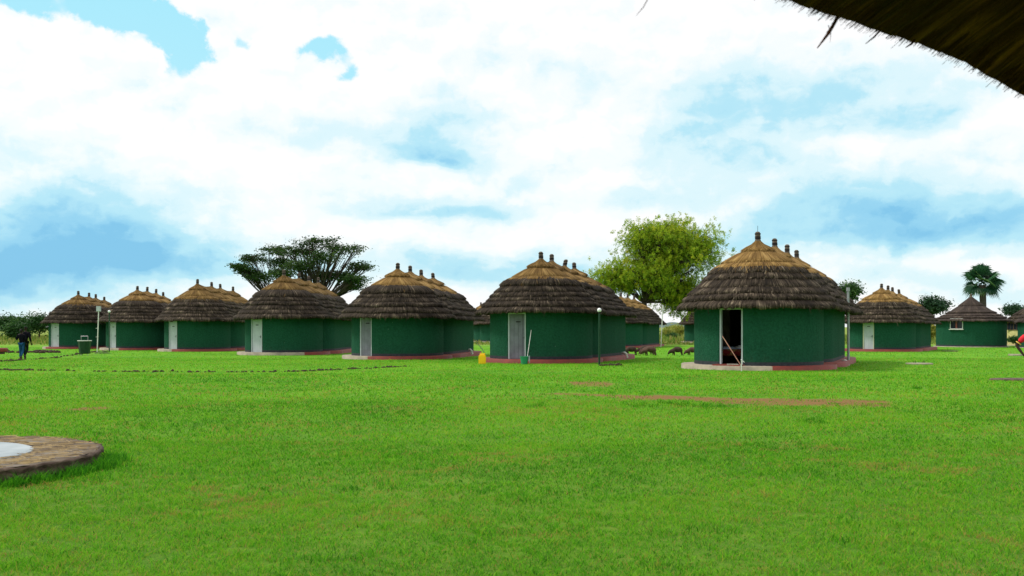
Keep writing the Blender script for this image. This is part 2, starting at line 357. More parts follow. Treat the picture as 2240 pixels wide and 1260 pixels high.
def ground():
    ys = np.concatenate([np.arange(-30, 4, 2.), np.arange(4, 60, .25), np.arange(60, 130, 1.), np.geomspace(130, 6000, 30)])
    us = np.linspace(-1, 1, 241)
    Y, U = np.meshgrid(ys, us, indexing='ij')
    X = U*(np.maximum(np.abs(Y), 8)*.75+14)
    Z = g(Y) + (noise1(X, Y, .35, 1)-.5)*.05*np.clip((60-Y)/30, 0, 1) + (noise1(X, Y, .13, 2)-.5)*.05*np.clip((60-Y)/30, 0, 1)
    V = np.stack([X, Y, Z], -1).reshape(-1, 3); nu = len(us)
    idx = np.arange(len(ys)*nu).reshape(len(ys), nu)
    Fc = np.stack([idx[:-1, :-1], idx[:-1, 1:], idx[1:, 1:], idx[1:, :-1]], -1).reshape(-1, 4)
    sm = soil_mask(V[:, 0], V[:, 1])
    m, k, out = material('lawn_ground')
    gp = k('ShaderNodeNewGeometry').outputs['Position']
    sep = k('ShaderNodeSeparateXYZ', {0: gp})
    a = k('ShaderNodeAttribute', attribute_name='var').outputs['Fac']
    big = k.noise(gp, .16, 5, .6, .4); mid = k.noise(gp, 1.3, 6, .65); fine = k.noise(gp, 26, 5, .7); tiny = k.noise(gp, 95, 3, .7)
    f = k.math('ADD', k.math('MULTIPLY', big, .38), k.math('ADD', k.math('MULTIPLY', mid, .37), k.math('MULTIPLY', fine, .25)))
    colr = k.ramp(f, [(.36, (.055, .21, .010)), (.46, (.10, .31, .012)), (.56, (.165, .40, .018)), (.68, (.25, .42, .035))])
    dry = k.ramp(k.math('ADD', k.math('MULTIPLY', k.noise(gp, .7, 6, .7), .6), k.math('MULTIPLY', fine, .4)), [(.54, (0, 0, 0)), (.66, (1, 1, 1))])
    colr = k.mix(k.math('MULTIPLY', dry, .5), colr, (.36, .36, .08))
    colr = k.mix(k.math('MULTIPLY', k.ramp(tiny, [(.3, (1, 1, 1)), (.5, (0, 0, 0))]), .5), colr, (.045, .15, .012))
    near = k('ShaderNodeMapRange', {0: sep.outputs[1], 1: 8., 2: 34., 3: .42, 4: 0.}).outputs[0]
    colr = k.mix(near, colr, k.ramp(fine, [(.35, (.05, .10, .014)), (.65, (.17, .14, .045))]))
    far = k('ShaderNodeMapRange', {0: k.math('ADD', sep.outputs[1], k.math('MULTIPLY', mid, 14)), 1: 108., 2: 128.}).outputs[0]
    colr = k.mix(far, colr, k.ramp(mid, [(.3, (.12, .26, .03)), (.7, (.30, .30, .07))]))
    soilc = k.ramp(fine, [(.3, (.15, .070, .030)), (.7, (.36, .185, .080))])
    sfac = k('ShaderNodeMapRange', {0: k.math('ADD', a, k.math('MULTIPLY', k.math('SUBTRACT', k.math('ADD', k.math('MULTIPLY', fine, .5), k.math('MULTIPLY', mid, .5)), .5), 2.2)), 1: .36, 2: .74}).outputs[0]
    sfac = k.math('MULTIPLY', sfac, k.math('GREATER_THAN', a, .02))
    colr = k.mix(k.math('MULTIPLY', sfac, .9), colr, soilc)
    b = k('ShaderNodeBsdfPrincipled', {'Base Color': colr, 'Roughness': .95, 'Specular IOR Level': .1})
    h = k.math('ADD', k.math('MULTIPLY', fine, .6), k.math('MULTIPLY', tiny, .4))
    k.l.new(k('ShaderNodeBump', {'Height': h, 'Strength': .8, 'Distance': .05}).outputs[0], b.inputs['Normal'])
    k.l.new(b.outputs[0], out.inputs[0])
    o = npmesh('ground', V, Fc, m, smooth=True, var=sm)
    o['kind'] = 'structure'; o['label'] = 'green lawn running out to the horizon'
ground()
def groundz(x, y):
    x = np.asarray(x, float); y = np.asarray(y, float)
    return g(y) + ((noise1(x, y, .35, 1)-.5)*.05+(noise1(x, y, .13, 2)-.5)*.05)*np.clip((60-y)/30, 0, 1)

PAD = (-6.62, 11.2, 1.92)
def blades(x, y, z, h, wd, lean, var, name, mat):
    n_ = len(x); az_ = rng.random(n_)*2*math.pi; lz = rng.random(n_)*2*math.pi
    dx, dy = np.cos(az_)*wd, np.sin(az_)*wd; lx, ly = np.cos(lz)*lean, np.sin(lz)*lean
    p0 = np.stack([x-dx, y-dy, z-.01], -1); p1 = np.stack([x+dx, y+dy, z-.01], -1)
    m0 = np.stack([x-dx*.8+lx*.35, y-dy*.8+ly*.35, z+h*.6], -1); m1 = np.stack([x+dx*.8+lx*.35, y+dy*.8+ly*.35, z+h*.6], -1)
    t0 = np.stack([x-dx*.15+lx, y-dy*.15+ly, z+h], -1); t1 = np.stack([x+dx*.15+lx, y+dy*.15+ly, z+h], -1)
    V = np.stack([p0, p1, m0, m1, t0, t1], 1).reshape(-1, 3); b = (np.arange(n_)*6)[:, None]
    Fc = np.concatenate([b+[0, 1, 3, 2], b+[2, 3, 5, 4]])
    return npmesh(name, V, Fc, mat, var=np.repeat(var, 6))
def lawn():
    xs, ys, hs, ws = [], [], [], []
    for y0, y1, dens, hh, ww in ((5.6, 9.5, 4200, .022, .0026), (9.5, 14, 2300, .024, .0036), (14, 22, 800, .026, .0055), (22, 34, 240, .028, .009), (34, 56, 120, .030, .008), (56, 100, 10, .04, .014)):
        A = .54*(y1*y1-y0*y0); n_ = int(A*dens)
        y = np.sqrt(rng.random(n_)*(y1*y1-y0*y0)+y0*y0); x = (rng.random(n_)*2-1)*y*.54
        xs.append(x); ys.append(y); hs.append(hh*(.5+rng.random(n_))); ws.append(np.full(n_, ww))
    x = np.concatenate(xs); y = np.concatenate(ys); h = np.concatenate(hs); wd = np.concatenate(ws)
    cl = noise1(x, y, 1.6, 11)*.5+noise1(x, y, 5., 12)*.3+noise1(x, y, 14., 13)*.2
    bare = np.clip((noise1(x, y, 6.5, 31)*.4+noise1(x, y, 17., 32)*.6-.62)*8, 0, .9)*np.clip((20-y)/10, .2, 1)
    keep = (rng.random(len(x)) < .35+1.1*cl) & (rng.random(len(x)) > bare) & (rng.random(len(x)) > soil_mask(x, y)*(.35+1.1*noise1(x, y, 2.6, 33)))
    keep &= np.hypot(x-PAD[0], y-PAD[1]) > PAD[2]+.05
    x, y, h, wd, cl = [q[keep] for q in (x, y, h, wd, cl)]
    cm = noise1(x, y, 9., 14); h = h*(.45+1.15*(cl*.5+cm*.5)+.5*(cm > .72))
    big = noise1(x, y, .35, 21)*.55+noise1(x, y, .9, 24)*.45
    var = np.clip(.10+.40*big+.30*cl+rng.normal(0, .22, len(x)), 0, .84)
    dryp = np.clip((noise1(x, y, .8, 22)*.5+noise1(x, y, 3., 25)*.5-.45)*3, 0, 1)
    dry = rng.random(len(x)) < .03+.62*dryp**1.5*np.clip(noise1(x, y, 7., 26)*2.4-.6, 0, 1)+.10*(cm < .22)
    var[dry] = .86+.14*rng.random(dry.sum())
    o = blades(x, y, groundz(x, y), h, wd, h*(.6+1.5*rng.random(len(x))), var, 'lawn_grass', M['grass'])
    tag(o, 'short bright green lawn grass with dry straws in it', 'grass', kind='stuff')
    # longer tufts: along the pad edge and here and there in the lawn
    T = []
    for i in range(170):
        a = rng.uniform(-1.9, .45); r = PAD[2]+abs(rng.normal(.07, .07)); T.append((PAD[0]+r*math.cos(a), PAD[1]+r*math.sin(a), rng.uniform(.06, .13), .10))
    for i in range(110):
        yy = rng.uniform(6.5, 32); T.append((rng.uniform(-.52, .52)*yy, yy, rng.uniform(.035, .06), .12+.05*rng.random()))
    for px, py in ((1390, 887), (1520, 888), (1460, 884), (1780, 922), (1560, 892), (2190, 920), (2010, 850), (1170, 890), (880, 905)):
        D = CH*F/(py-HOR)
        for j in range(5): T.append(((px-1120)/F*D+rng.normal(0, .22), D+rng.normal(0, .3), .07, .1))
    xs, ys, hs = [], [], []
    for tx, ty, th, sp in T:
        k = 26; xs.append(tx+rng.normal(0, sp*.5, k)); ys.append(ty+rng.normal(0, sp*.5, k)); hs.append(th*(.4+.9*rng.random(k)))
    x, y, h = map(np.concatenate, (xs, ys, hs))
    k = np.hypot(x-PAD[0], y-PAD[1]) > PAD[2]+.01; x, y, h = x[k], y[k], h[k]
    o = blades(x, y, groundz(x, y), h, np.full(len(x), .0045), h*(.3+.8*rng.random(len(x))), np.clip(rng.normal(.2, .15, len(x)), 0, .8), 'grass_tufts', M['grass'])
    tag(o, 'longer dark green tufts in the lawn and round the stone pad', 'grass', kind='stuff')
    # rank tall grass far beyond the huts
    n_ = 30000; y = rng.uniform(112, 175, n_); x = rng.uniform(-.56, .56, n_)*y
    h = rng.uniform(.35, .9, n_)*np.clip((y-108)/30, .25, 1)
    o = blades(x, y, g(y), h, np.full(n_, .07), h*.3, rng.random(n_), 'tall_grass', M['tallgrass'])
    tag(o, 'tall yellowing grass at the far edge of the lawn', 'grass', kind='stuff')
lawn()

# ------------------------------------------------------------------ thatched huts
def wave(n_, amp, k, r):
    t = np.linspace(0, 2*math.pi, n_)
    s_ = np.zeros(n_)
    for i in range(k): f = r.integers(2, 40); s_ += np.sin(t*f+r.random()*6.28)/math.sqrt(f)
    return s_*amp/math.sqrt(k)
class Hut:
    def __init__(s, label, cat_group, fin, D1, D4, R=(2.46, 2.46), E=(3.08, 3.08), eave=2.3, base=None, seed=0, detail=1., gold=True):
        s.r = np.random.default_rng(seed+100); s.N = len(fin); s.detail = detail
        Ds = np.linspace(D1, D4, s.N) if s.N > 1 else np.array([D1])
        s.c = np.array([[(px-1120)/F*D, D] for (px, _), D in zip(fin, Ds)])
        s.za = np.array([zpx(py, D) for (_, py), D in zip(fin, Ds)])
        s.g = float(g(D1)) if base is None else base; s.Rw = R; s.E = E; s.eave = s.g+eave
        ax = s.c[-1]-s.c[0] if s.N > 1 else np.array([0, 1.]); s.L = np.linalg.norm(ax); s.ax = ax/s.L; s.gold = gold
        if s.N == 1: s.L = 0.
        s.root = empty('thatched_hut', (s.c[0][0], s.c[0][1], s.g), label, 'hut', cat_group)
        nc, ns = int(110*detail), int(s.L*13*detail)
        n0 = np.array([s.ax[1], -s.ax[0]])          # right-hand normal
        A, Nn, T = [], [], []
        base_a = math.atan2(n0[1], n0[0])
        for i in range(nc):                           # front cap, right -> front -> left
            a = base_a-math.pi*i/nc; A.append(s.c[0]); Nn.append((math.cos(a), math.sin(a))); T.append(0.)
        for i in range(ns): t = i/ns; A.append(s.axis(t)); Nn.append(-n0); T.append(t)
        for i in range(nc):
            a = base_a+math.pi-math.pi*i/nc; A.append(s.c[-1]); Nn.append((math.cos(a), math.sin(a))); T.append(1.)
        for i in range(ns): t = 1-i/ns; A.append(s.axis(t)); Nn.append(n0); T.append(t)
        A.append(A[0]); Nn.append(Nn[0]); T.append(T[0])
        s.A = np.array(A, float); s.n = np.array(Nn, float); s.T = np.array(T, float); s.K = len(T)
    def axis(s, t):
        if s.N == 1: return s.c[0]
        q = t*(s.N-1); i = min(int(q), s.N-2); return s.c[i]*(1-(q-i))+s.c[i+1]*(q-i)
    def apex(s):
        if s.N == 1: return np.full(s.K, s.za[0])
        q = s.T*(s.N-1); z = np.interp(q, np.arange(s.N), s.za); f = np.abs(q-np.round(q))*2
        return z-.17*np.sqrt(f)
    def wallr(s, R):
        Rr = R+(s.Rw[1]-s.Rw[0])*s.T
        if s.N == 1: return Rr
        q = s.T*(s.N-1); a = np.where(q < 1, np.abs(q-np.round(q)), 0)*s.L/(s.N-1)
        return np.sqrt(np.maximum(Rr*Rr-a*a, .3))
    def roof(s, mats, layers_dark=6, layers_gold=3, split=.54, zsplit=.578, cap_name='roof_cap'):
        r = s.r; za = s.apex(); ez = s.eave - .07*np.clip(s.T*3, 0, 1)
        RR = s.E[0]+(s.E[1]-s.E[0])*s.T
        qq_ = s.T*(s.N-1); waist = 1-np.where(qq_ < 1, .075, .022)*(1-np.cos(2*math.pi*qq_))/2 if s.N > 1 else np.ones(s.K)
        arc = np.concatenate([[0], np.cumsum(np.hypot(*np.diff(s.A+s.n*2.5, axis=0).T))])
        def zq(q):
            return np.interp(q, [0, .06, split, 1, 1.1], [1, .93, zsplit, 0, -.14])
        def ring(q, h, dz=0.):
            q = np.broadcast_to(q, (s.K,)); rad = RR*q*waist*.999
            z = ez+(za-ez)*zq(q)
            out = h*.75
            xy = s.A+s.n*(rad+out*.7)[:, None]
            return np.column_stack([xy, z+h*.8+dz])
        def section(edges, q0, thick, name, mat, parent, first_h, close=None):
            rings, vs = [], []; fr = []; qa = q0; v = 0.
            rings.append(ring(q0, np.full(s.K, first_h))); vs.append(v)
            lat = wave(s.K, .016, 26, r)
            for k, qe in enumerate(edges):
                rag = wave(s.K, .05, 30, r)*.5+wave(s.K, .075, 3, r)*(.4+.6*qe)+r.normal(0, .014, s.K)+lat*(qe/1.)*.6
                lump = wave(s.K, .022, 30, r)
                th = thick*(.7+.6*r.random()); qn = qe+rag/3.
                for ff, hh in ((.35, .45), (.72, .85), (1., 1.)):
                    q = qa+(qn-qa)*ff; v += .1
                    rings.append(ring(q, np.maximum(th*hh*(1+lump*8)+r.normal(0, .005, s.K), .01))); vs.append(v)
                v += .05; rings.append(ring(qn+.004, np.full(s.K, th*.35)+r.normal(0, .008, s.K), -.035)); vs.append(v)
                rings.append(ring(qn-.032, np.full(s.K, -.03), -.03)); vs.append(v+.03)
                fr.append((qn, th)); qa = qe-.03; v += .37
            if close is not None:
                rings.append(ring(close, np.full(s.K, -.0), -.22)); vs.append(v+.5)
                rings.append(np.column_stack([s.A, s.eave+(za-s.eave)*.8])); vs.append(v+2)
            V = np.array(rings); nr = len(rings); idx = np.arange(nr*s.K).reshape(nr, s.K)
            Fc = np.stack([idx[:-1, :-1], idx[1:, :-1], idx[1:, 1:], idx[:-1, 1:]], -1).reshape(-1, 4)
            uv = np.stack([np.broadcast_to(arc, (nr, s.K)), np.broadcast_to(np.array(vs)[:, None], (nr, s.K))], -1).reshape(-1, 2)
            V = V.reshape(-1, 3)
            # fringe straws along every edge
            SV, SU = [], []
            for fr_i, (qn, th) in enumerate(fr):
                R0 = ring(qn, np.full(s.K, th)); m = int(arc[-1]*46*s.detail)
                i = r.integers(0, s.K-1, m); f = r.random(m)[:, None]
                p = R0[i]*(1-f)+R0[i+1]*f; nn = np.column_stack([s.n[i], np.zeros(m)]); tt = np.column_stack([-s.n[i][:, 1], s.n[i][:, 0], np.zeros(m)])
                L_ = (r.uniform(.05, .19, m)*np.where(r.random(m) < .06, 2.2, 1.)*(1.7 if name == cap_name and fr_i == len(fr)-1 else 1.))[:, None]; wd = r.uniform(.006, .014, m)[:, None]/min(1, s.detail)
                dr = nn*r.uniform(.25, .9, (m, 1))+tt*r.normal(0, .25, (m, 1))+np.array([0, 0, -1.])*r.uniform(.4, 1.1, (m, 1))
                p = p-nn*.02+np.array([0, 0, .012])
                a_, b_ = p-tt*wd, p+tt*wd; c_ = p+dr*L_
                SV.append(np.stack([a_, b_, c_+tt*wd*.3, c_-tt*wd*.3], 1).reshape(-1, 3))
                u_ = arc[i]+r.random(m); SU.append(np.repeat(np.column_stack([u_*3, r.random(m)*9]), 4, axis=0))
            SV = np.concatenate(SV); SU = np.concatenate(SU); b = len(V)
            SF = (np.arange(len(SV))+b).reshape(-1, 4)
            return npmesh(name, np.concatenate([V, SV]), np.concatenate([Fc, SF]), mat, parent, tuv=np.concatenate([uv, SU]))
        ed = np.linspace(0, 1, layers_dark+1)[1:]; ed[:-1] += r.normal(0, .018, layers_dark-1); ed = list(split+(1-split)*ed)
        rf = section(ed, split-.10, .14, 'roof', mats[0], s.root, .01, close=.80)
        eg = [split*q for q in ((.34, .80, 1.0) if layers_gold == 3 else (.6, 1.0))]
        section([e+.012 for e in eg], 0.012, .082, cap_name, mats[1], rf, .03)
        s.rf = rf
        return rf
    def finials(s, mats, tilt=None, spike=False, h=.31, rad=.105):
        for i in range(s.N):
            b = MB(); c = (s.c[i][0], s.c[i][1], s.za[i]-.08); hh = h*(.92+.16*s.r.random())
            pr = [(rad*1.35, -.05), (rad*1.05, .05)]; b.lathe(c, pr+[(rad*.92, .08), (rad*1.02, hh*.55), (rad*1.0, hh), (rad*.8, hh+.05), (rad*.3, hh+.07)], 12, 0)
            for z in (.10, hh*.52, hh*.93): b.lathe((c[0], c[1], c[2]+z), [(rad*.95, -.022), (rad*1.13, -.02), (rad*1.13, .02), (rad*.95, .022)], 12, 1)
            if spike and i == 0: b.tube([(c[0], c[1], c[2]+hh), (c[0]+.01, c[1], c[2]+hh+.30)], .008, 4, 1)
            tl = (tilt or {}).get(i, float(s.r.normal(0, .03)))
            for j in range(len(b.v)):
                x, y, z = b.v[j]; b.v[j] = (x+tl*(z-c[2]), y, z)
            b.build('finial', mats, s.rf, smooth=False)
    def walls(s, mat, door=None, door_top=2.14, ph=.20, band=.14, skip_band=False):
        """door: (angle_left_edge, angle_right_edge) degrees left of the sight line to the first lobe"""
        s.floor = s.g+ph; top = s.eave+.22; th = .20
        ro, ri = s.wallr(s.Rw[0]), s.wallr(s.Rw[0]-th)
        O = s.A+s.n*ro[:, None]; I = s.A+s.n*ri[:, None]
        b = MB(); zb = s.floor-.01
        if door:
            d0 = -s.c[0]/np.linalg.norm(s.c[0]); a0 = math.atan2(d0[1], d0[0])
            def pt(deg, R): a = a0-R_(deg); return s.c[0]+R*np.array([math.cos(a), math.sin(a)])
            rel = O-s.c[0]; ang = np.degrees((a0-np.arctan2(rel[:, 1], rel[:, 0])+math.pi) % (2*math.pi)-math.pi)
            ins = (s.T < .01) & (ang > door[1]-.6) & (ang < door[0]+.6)
            ii = np.where(ins)[0]; order = list(range(ii[-1]+1, s.K-1))+list(range(0, ii[0]))
            J1, J2 = pt(door[0], s.Rw[0]), pt(door[1], s.Rw[0]); K1, K2 = pt(door[0], s.Rw[0]-th), pt(door[1], s.Rw[0]-th)
            # front cap runs right -> left, so the gap starts at the right jamb
            O = np.array([J1]+[O[i] for i in order]+[J2]); I = np.array([K1]+[I[i] for i in order]+[K2])
            s.J = (J1, J2, K1, K2); s.door_top = s.floor+door_top
        n_ = len(O); b0 = band if not skip_band else .005
        lv = [(zb, 0), (zb+b0, 0), (top, 0)]
        V = []; Fc = []; mi = []
        for pts, off in ((O, 1), (I, 0)):
            st = len(V)
            for z in (zb, zb+b0, zb+b0, top):
                for p in pts: V.append((p[0], p[1], z))
            for k, m_ in ((0, 1), (2, 0)):
                for i in range(n_-1):
                    a = st+k*n_+i; c = a+n_
                    Fc.append((a, a+1, c+1, c) if off else (a, c, c+1, a+1)); mi.append(m_ if off else 2)
        if door:
            for q, rq in ((0, O), (n_-1, O)):
                for lo, hi, m_ in ((0, 1, 1), (2, 3, 0)):
                    Fc.append((lo*n_+q, hi*n_+q, 4*n_+hi*n_+q, 4*n_+lo*n_+q)); mi.append(m_)
            H = [(J1, J2), (K1, K2)]
            for (u, v_), m_ in ((H[0], 0), (H[1], 2)):
                st = len(V); V += [(u[0], u[1], s.door_top), (v_[0], v_[1], s.door_top), (v_[0], v_[1], top), (u[0], u[1], top)]; Fc.append((st, st+1, st+2, st+3)); mi.append(m_)
            st = len(V); V += [(p[0], p[1], s.door_top) for p in (J1, J2, K2, K1)]; Fc.append((st, st+1, st+2, st+3)); mi.append(0)
        me = npmesh('wall', V, Fc, [mat, M['band'] if not skip_band else mat, M['inner']], s.root, mi=mi)
        return me
    def plinth(s, red_from=None, red_to=9999, ext=.50, ph=.20, allred=False, none=False):
        ro = s.wallr(s.Rw[0])+ext+wave(s.K, .012, 8, s.r); O = s.A+s.n*ro[:, None]
        z1 = s.floor; z0 = s.g-.35
        px = 1120+F*O[:, 0]/O[:, 1]
        V = []; Fc = []; mi = []
        zt = z1-.004+s.r.normal(0, .003, s.K)
        for ring_, zz in ((s.A, np.full(s.K, z1)), (O-s.n*.02, zt), (O, zt-.02), (O+s.n*.015, np.full(s.K, z0))):
            V += [(p[0], p[1], z) for p, z in zip(ring_, np.broadcast_to(zz, (s.K,)))]
        for k in range(3):
            for i in range(s.K-1):
                a = k*s.K+i; Fc.append((a, a+s.K, a+s.K+1, a+1))
                isred = allred or (red_from is not None and red_from < px[i] < red_to)
                mi.append(1 if isred and not none else 0)
        npmesh('plinth', V, Fc, [M['conc'], M['red']], s.root, mi=mi)
    def door(s, leaf_mat, frame_mat, ajar=0., inset=.07, leaf=True, plate=True, step=None):
        J1, J2, K1, K2 = [Vector((*p, 0)) for p in s.J]
        e = (J2-J1).normalized(); nrm = Vector((e.y, -e.x, 0))
        if nrm.dot(Vector((s.c[0][0], s.c[0][1], 0))-J1) > 0: nrm = -nrm      # outward
        W = (J2-J1).length; zf = s.floor; H = s.door_top-zf; o0 = J1-nrm*inset
        fb = MB(); fw = .065
        for t in (fw/2+.002, W-fw/2-.002): fb.box(o0+e*t+Vector((0, 0, zf+H/2)), (fw, .11, H), e, nrm)
        fb.box(o0+e*(W/2)+Vector((0, 0, zf+H-fw/2+.003)), (W-2*fw-.01, .108, fw), e, nrm)
        fr = fb.build('door_frame', frame_mat, s.root)
        if leaf:
            a = R_(ajar); h0 = o0+e*(fw+.008)-nrm*.01; lw = W-2*fw-.016
            le = (e*math.cos(a)-nrm*math.sin(a)).normalized(); ln = nrm*math.cos(a)+e*math.sin(a)
            lb = MB(); npl = 4; pw = lw/npl; hh = H-fw-.02
            for i in range(npl): lb.box(h0+le*(pw*(i+.5))+Vector((0, 0, zf+.01+hh/2)), (pw-.012, .036, hh), le, ln)
            lb.box(h0+le*(lw/2)-ln*.012+Vector((0, 0, zf+.012+hh/2)), (lw-.004, .02, hh-.004), le, ln)
            dl = lb.build('door', leaf_mat, s.root)
            hb = MB(); c = h0+le*(lw*.88)+ln*.025+Vector((0, 0, zf+.98))
            hb.box(c, (.035, .02, .16), le, ln); hb.tube([c+ln*.01, c+ln*.05, c+ln*.05-le*.09], .009, 6); hb.build('handle', M['black'], dl)
            if plate:
                pb = MB(); pb.box(h0+le*(lw*.5)+ln*.024+Vector((0, 0, zf+1.72)), (.22, .012, .05), le, ln); pb.build('number_plate', M['black'], dl)
        if step:
            sb = MB(); c = (J1+J2)/2+nrm*.17; sb.box(c+Vector((0, 0, s.floor-.08)), (W+.16, .52, .24), e, nrm); sb.build('doorstep', M['red'], s.root, bevel=.012)
        s.e, s.nrm = e, nrm

GR = 'thatched green huts round the lawn'
DG = [M['thatch'], M['gold']]; FM = [M['finial'], M['binding']]
def cluster(label, fin, D1, D4, door, leaf, ajar=0., red=None, allred=False, seed=0, detail=1., R=(2.46, 2.46), E=(3.08, 3.08), tilt=None, spike=False, eave=2.3, frame=None, step=False, open_=False):
    h = Hut(label, GR, fin, D1, D4, R, E, eave, None, seed, detail)
    h.roof(DG); h.finials(FM, tilt, spike)
    h.walls(M['wall'], door)
    h.plinth(red_from=red, allred=allred)
    if door: h.door(leaf, frame or M['white'], ajar, leaf=not open_, step=step)
    return h
hA = cluster('largest nearest green hut with an open dark doorway and a stick across it', [(1658, 523), (1695, 536), (1722, 550), (1743, 561)], 39.4, 48.5, (35, 12.8), None, red=1690, seed=1, spike=True, step=True, open_=True, R=(2.46, 2.2), E=(3.08, 2.95), detail=1.2)
hB = cluster('green hut with a grey door behind the globe lamp and the green bucket', [(1183.6, 564), (1206.9, 568), (1235, 579), (1256.4, 585)], 48.4, 55, (38.6, 16.6), M['grey'], 16, allred=True, seed=2, tilt={2: .22}, R=(2.46, 2.78), E=(3.08, 3.3), detail=1.1)
hC = cluster('green hut with a grey door, just left of the yellow jerrycan', [(870, 586.7), (897.4, 592), (921.4, 600.4), (947.6, 606.4)], 55, 63.5, (53, 33), M['grey'], 16, red=806, seed=3, R=(2.5, 2.55), E=(3.15, 3.2), eave=2.2)
hD = cluster('green hut with a white door in front of the dark spreading acacia', [(621, 600), (654.6, 606.8), (675.6, 612), (696.4, 616.3)], 65.7, 75, (56, 33), M['white'], red=668, seed=4, detail=.9, E=(3.1, 3.1))
hE = cluster('green hut with a white door, third along from the far left', [(432, 619), (463, 624.4), (482, 628.4), (509.7, 634.6)], 78.6, 88, (58.5, 37), M['white'], red=378, seed=5, detail=.8)
hF = cluster('green hut behind the small globe lamp, second from the far left', [(300.5, 632.6), (322, 635), (341.4, 639.3), (357, 646)], 84.6, 94, (60, 42), M['white'], red=262, seed=6, detail=.7, E=(3.12, 3.1))
hG = cluster('farthest left green hut, beside the bushes and behind the green bin', [(171.4, 643.3), (194.8, 647), (209.5, 650), (228, 655)], 91.3, 101, (66, 40), M['white'], red=100, seed=7, detail=.7, E=(3.08, 3.1))
hH = cluster('green hut with a white door on the right, in front of the palm', [(1928.3, 628.3), (1942.6, 632), (1952.4, 636), (1967, 640.5)], 78, 86, (33, 12.5), M['white'], red=1830, seed=8, detail=.8, frame=M['cream'], eave=2.2, tilt={3: -.12}, E=(3.08, 3.25), R=(2.46, 2.5))
hM = cluster('green hut half hidden behind the hut with the lamp, under the yellow green tree', [(1343, 644), (1358, 647), (1373, 650), (1387, 653)], 97, 106, None, None, allred=True, seed=9, detail=.6, R=(2.75, 2.65), E=(3.3, 3.3))
hL = cluster('distant green hut seen in the gap above the yellow jerrycan', [(1092, 656), (1080, 660), (1068, 663), (1052, 666)], 126, 134, None, None, seed=10, detail=.5)
hN = cluster('distant green hut peeping out left of the nearest hut', [(1541, 655), (1552, 658), (1563, 661), (1574, 664)], 124, 132, (25, 0), M['black'], seed=11, detail=.5)  # black leaf stands in for the darkness of an open doorway
# the plain single huts on the far right
hI = Hut('round green hut with a barred window and a plain dark roof below the palm', GR, [(2124, 648)], 101, 101, (3.25, 3.25), (3.68, 3.68), 2.55, None, 12, .7)
hI.roof([M['brown_thatch'], M['brown_thatch']], layers_dark=4, layers_gold=2, split=.5, zsplit=.40); hI.walls(M['wall'], None, ph=.08); hI.plinth(ext=.25)
b = MB(); b.lathe((hI.c[0][0], hI.c[0][1], hI.za[0]-.1), [(.16, 0), (.10, .12), (.11, .3), (.05, .33)], 10); b.build('finial', M['finial'], hI.rf)
hJ = Hut('pale yellow hut at the right edge with a dark shuttered window', GR, [(2264, 660)], 108, 108, (2.75, 2.75), (3.1, 3.1), 2.5, None, 13, .7)
hJ.roof([M['thatch'], M['brown_thatch']], layers_dark=3, layers_gold=2, split=.5, zsplit=.55); hJ.walls(M['yellow_wall'], None, ph=.06, skip_band=True); hJ.plinth(ext=.25)
def window(h, px, y0, y1, wpx, fr_mat, sill=True):
    D = h.c[0][1]; cx = (px-1120)/F
    # point on the front wall under this pixel column
    best = None
    ro = h.wallr(h.Rw[0]); O = h.A+h.n*ro[:, None]; pxs = 1120+F*O[:, 0]/O[:, 1]
    i = min((i for i in range(h.K) if O[i][1] < D), key=lambda i: abs(pxs[i]-px)); o = Vector((*O[i], 0)); nr = Vector((*h.n[i], 0)); e = Vector((-nr.y, nr.x, 0))
    if e.x < 0: e = -e
    z0, z1 = zpx(y1, o.y), zpx(y0, o.y); W = wpx/F*o.y/abs(e.x); c = o+nr*.01+Vector((0, 0, (z0+z1)/2)); Hh = z1-z0
    fb = MB()
    for t in (-1, 1): fb.box(c+e*t*(W/2), (.035, .1, Hh+.035), e, nr)
    for t in (-1, 1): fb.box(c+Vector((0, 0, t*Hh/2)), (W-.035, .098, .035), e, nr)
    w_ = fb.build('window', M['wpvc'] if sill else fr_mat, h.root)
    pb = MB(); pb.box(c-nr*.02, (W-.08, .03, Hh-.08), e, nr); pb.build('pane', M['pane'], w_)
    for t in ((0,) if sill else (-.34, -.17, 0, .17, .34)): mb = MB(); mb.box(c+e*t*W+nr*.03, ((.14 if sill else .05) if t == 0 else .022, .02+.03*(t == 0), Hh-.05), e, nr); mb.build('bar', fr_mat if t == 0 or not sill else M['wpvc'], w_)
    if sill: sb = MB(); sb.box(c-Vector((0, 0, Hh/2+.07))+nr*.06, (W+.2, .2, .06), e, nr); sb.build('sill', M['wpvc'], w_)
window(hI, 2092, 697, 719, 18, M['frame_red']); window(hJ, 2217.5, 706, 722, 14, M['wood'], False)
hK = Hut('far right hut with a dark roof and green wall, behind the man in red', GR, [(2285, 645)], 96, 96, (2.3, 2.3), (2.6, 2.6), 2.45, None, 14, .6)
hK.roof([M['brown_thatch'], M['brown_thatch']], layers_dark=3, layers_gold=2, split=.5, zsplit=.5); hK.walls(M['wall'], None, ph=.06); hK.plinth(ext=.2)

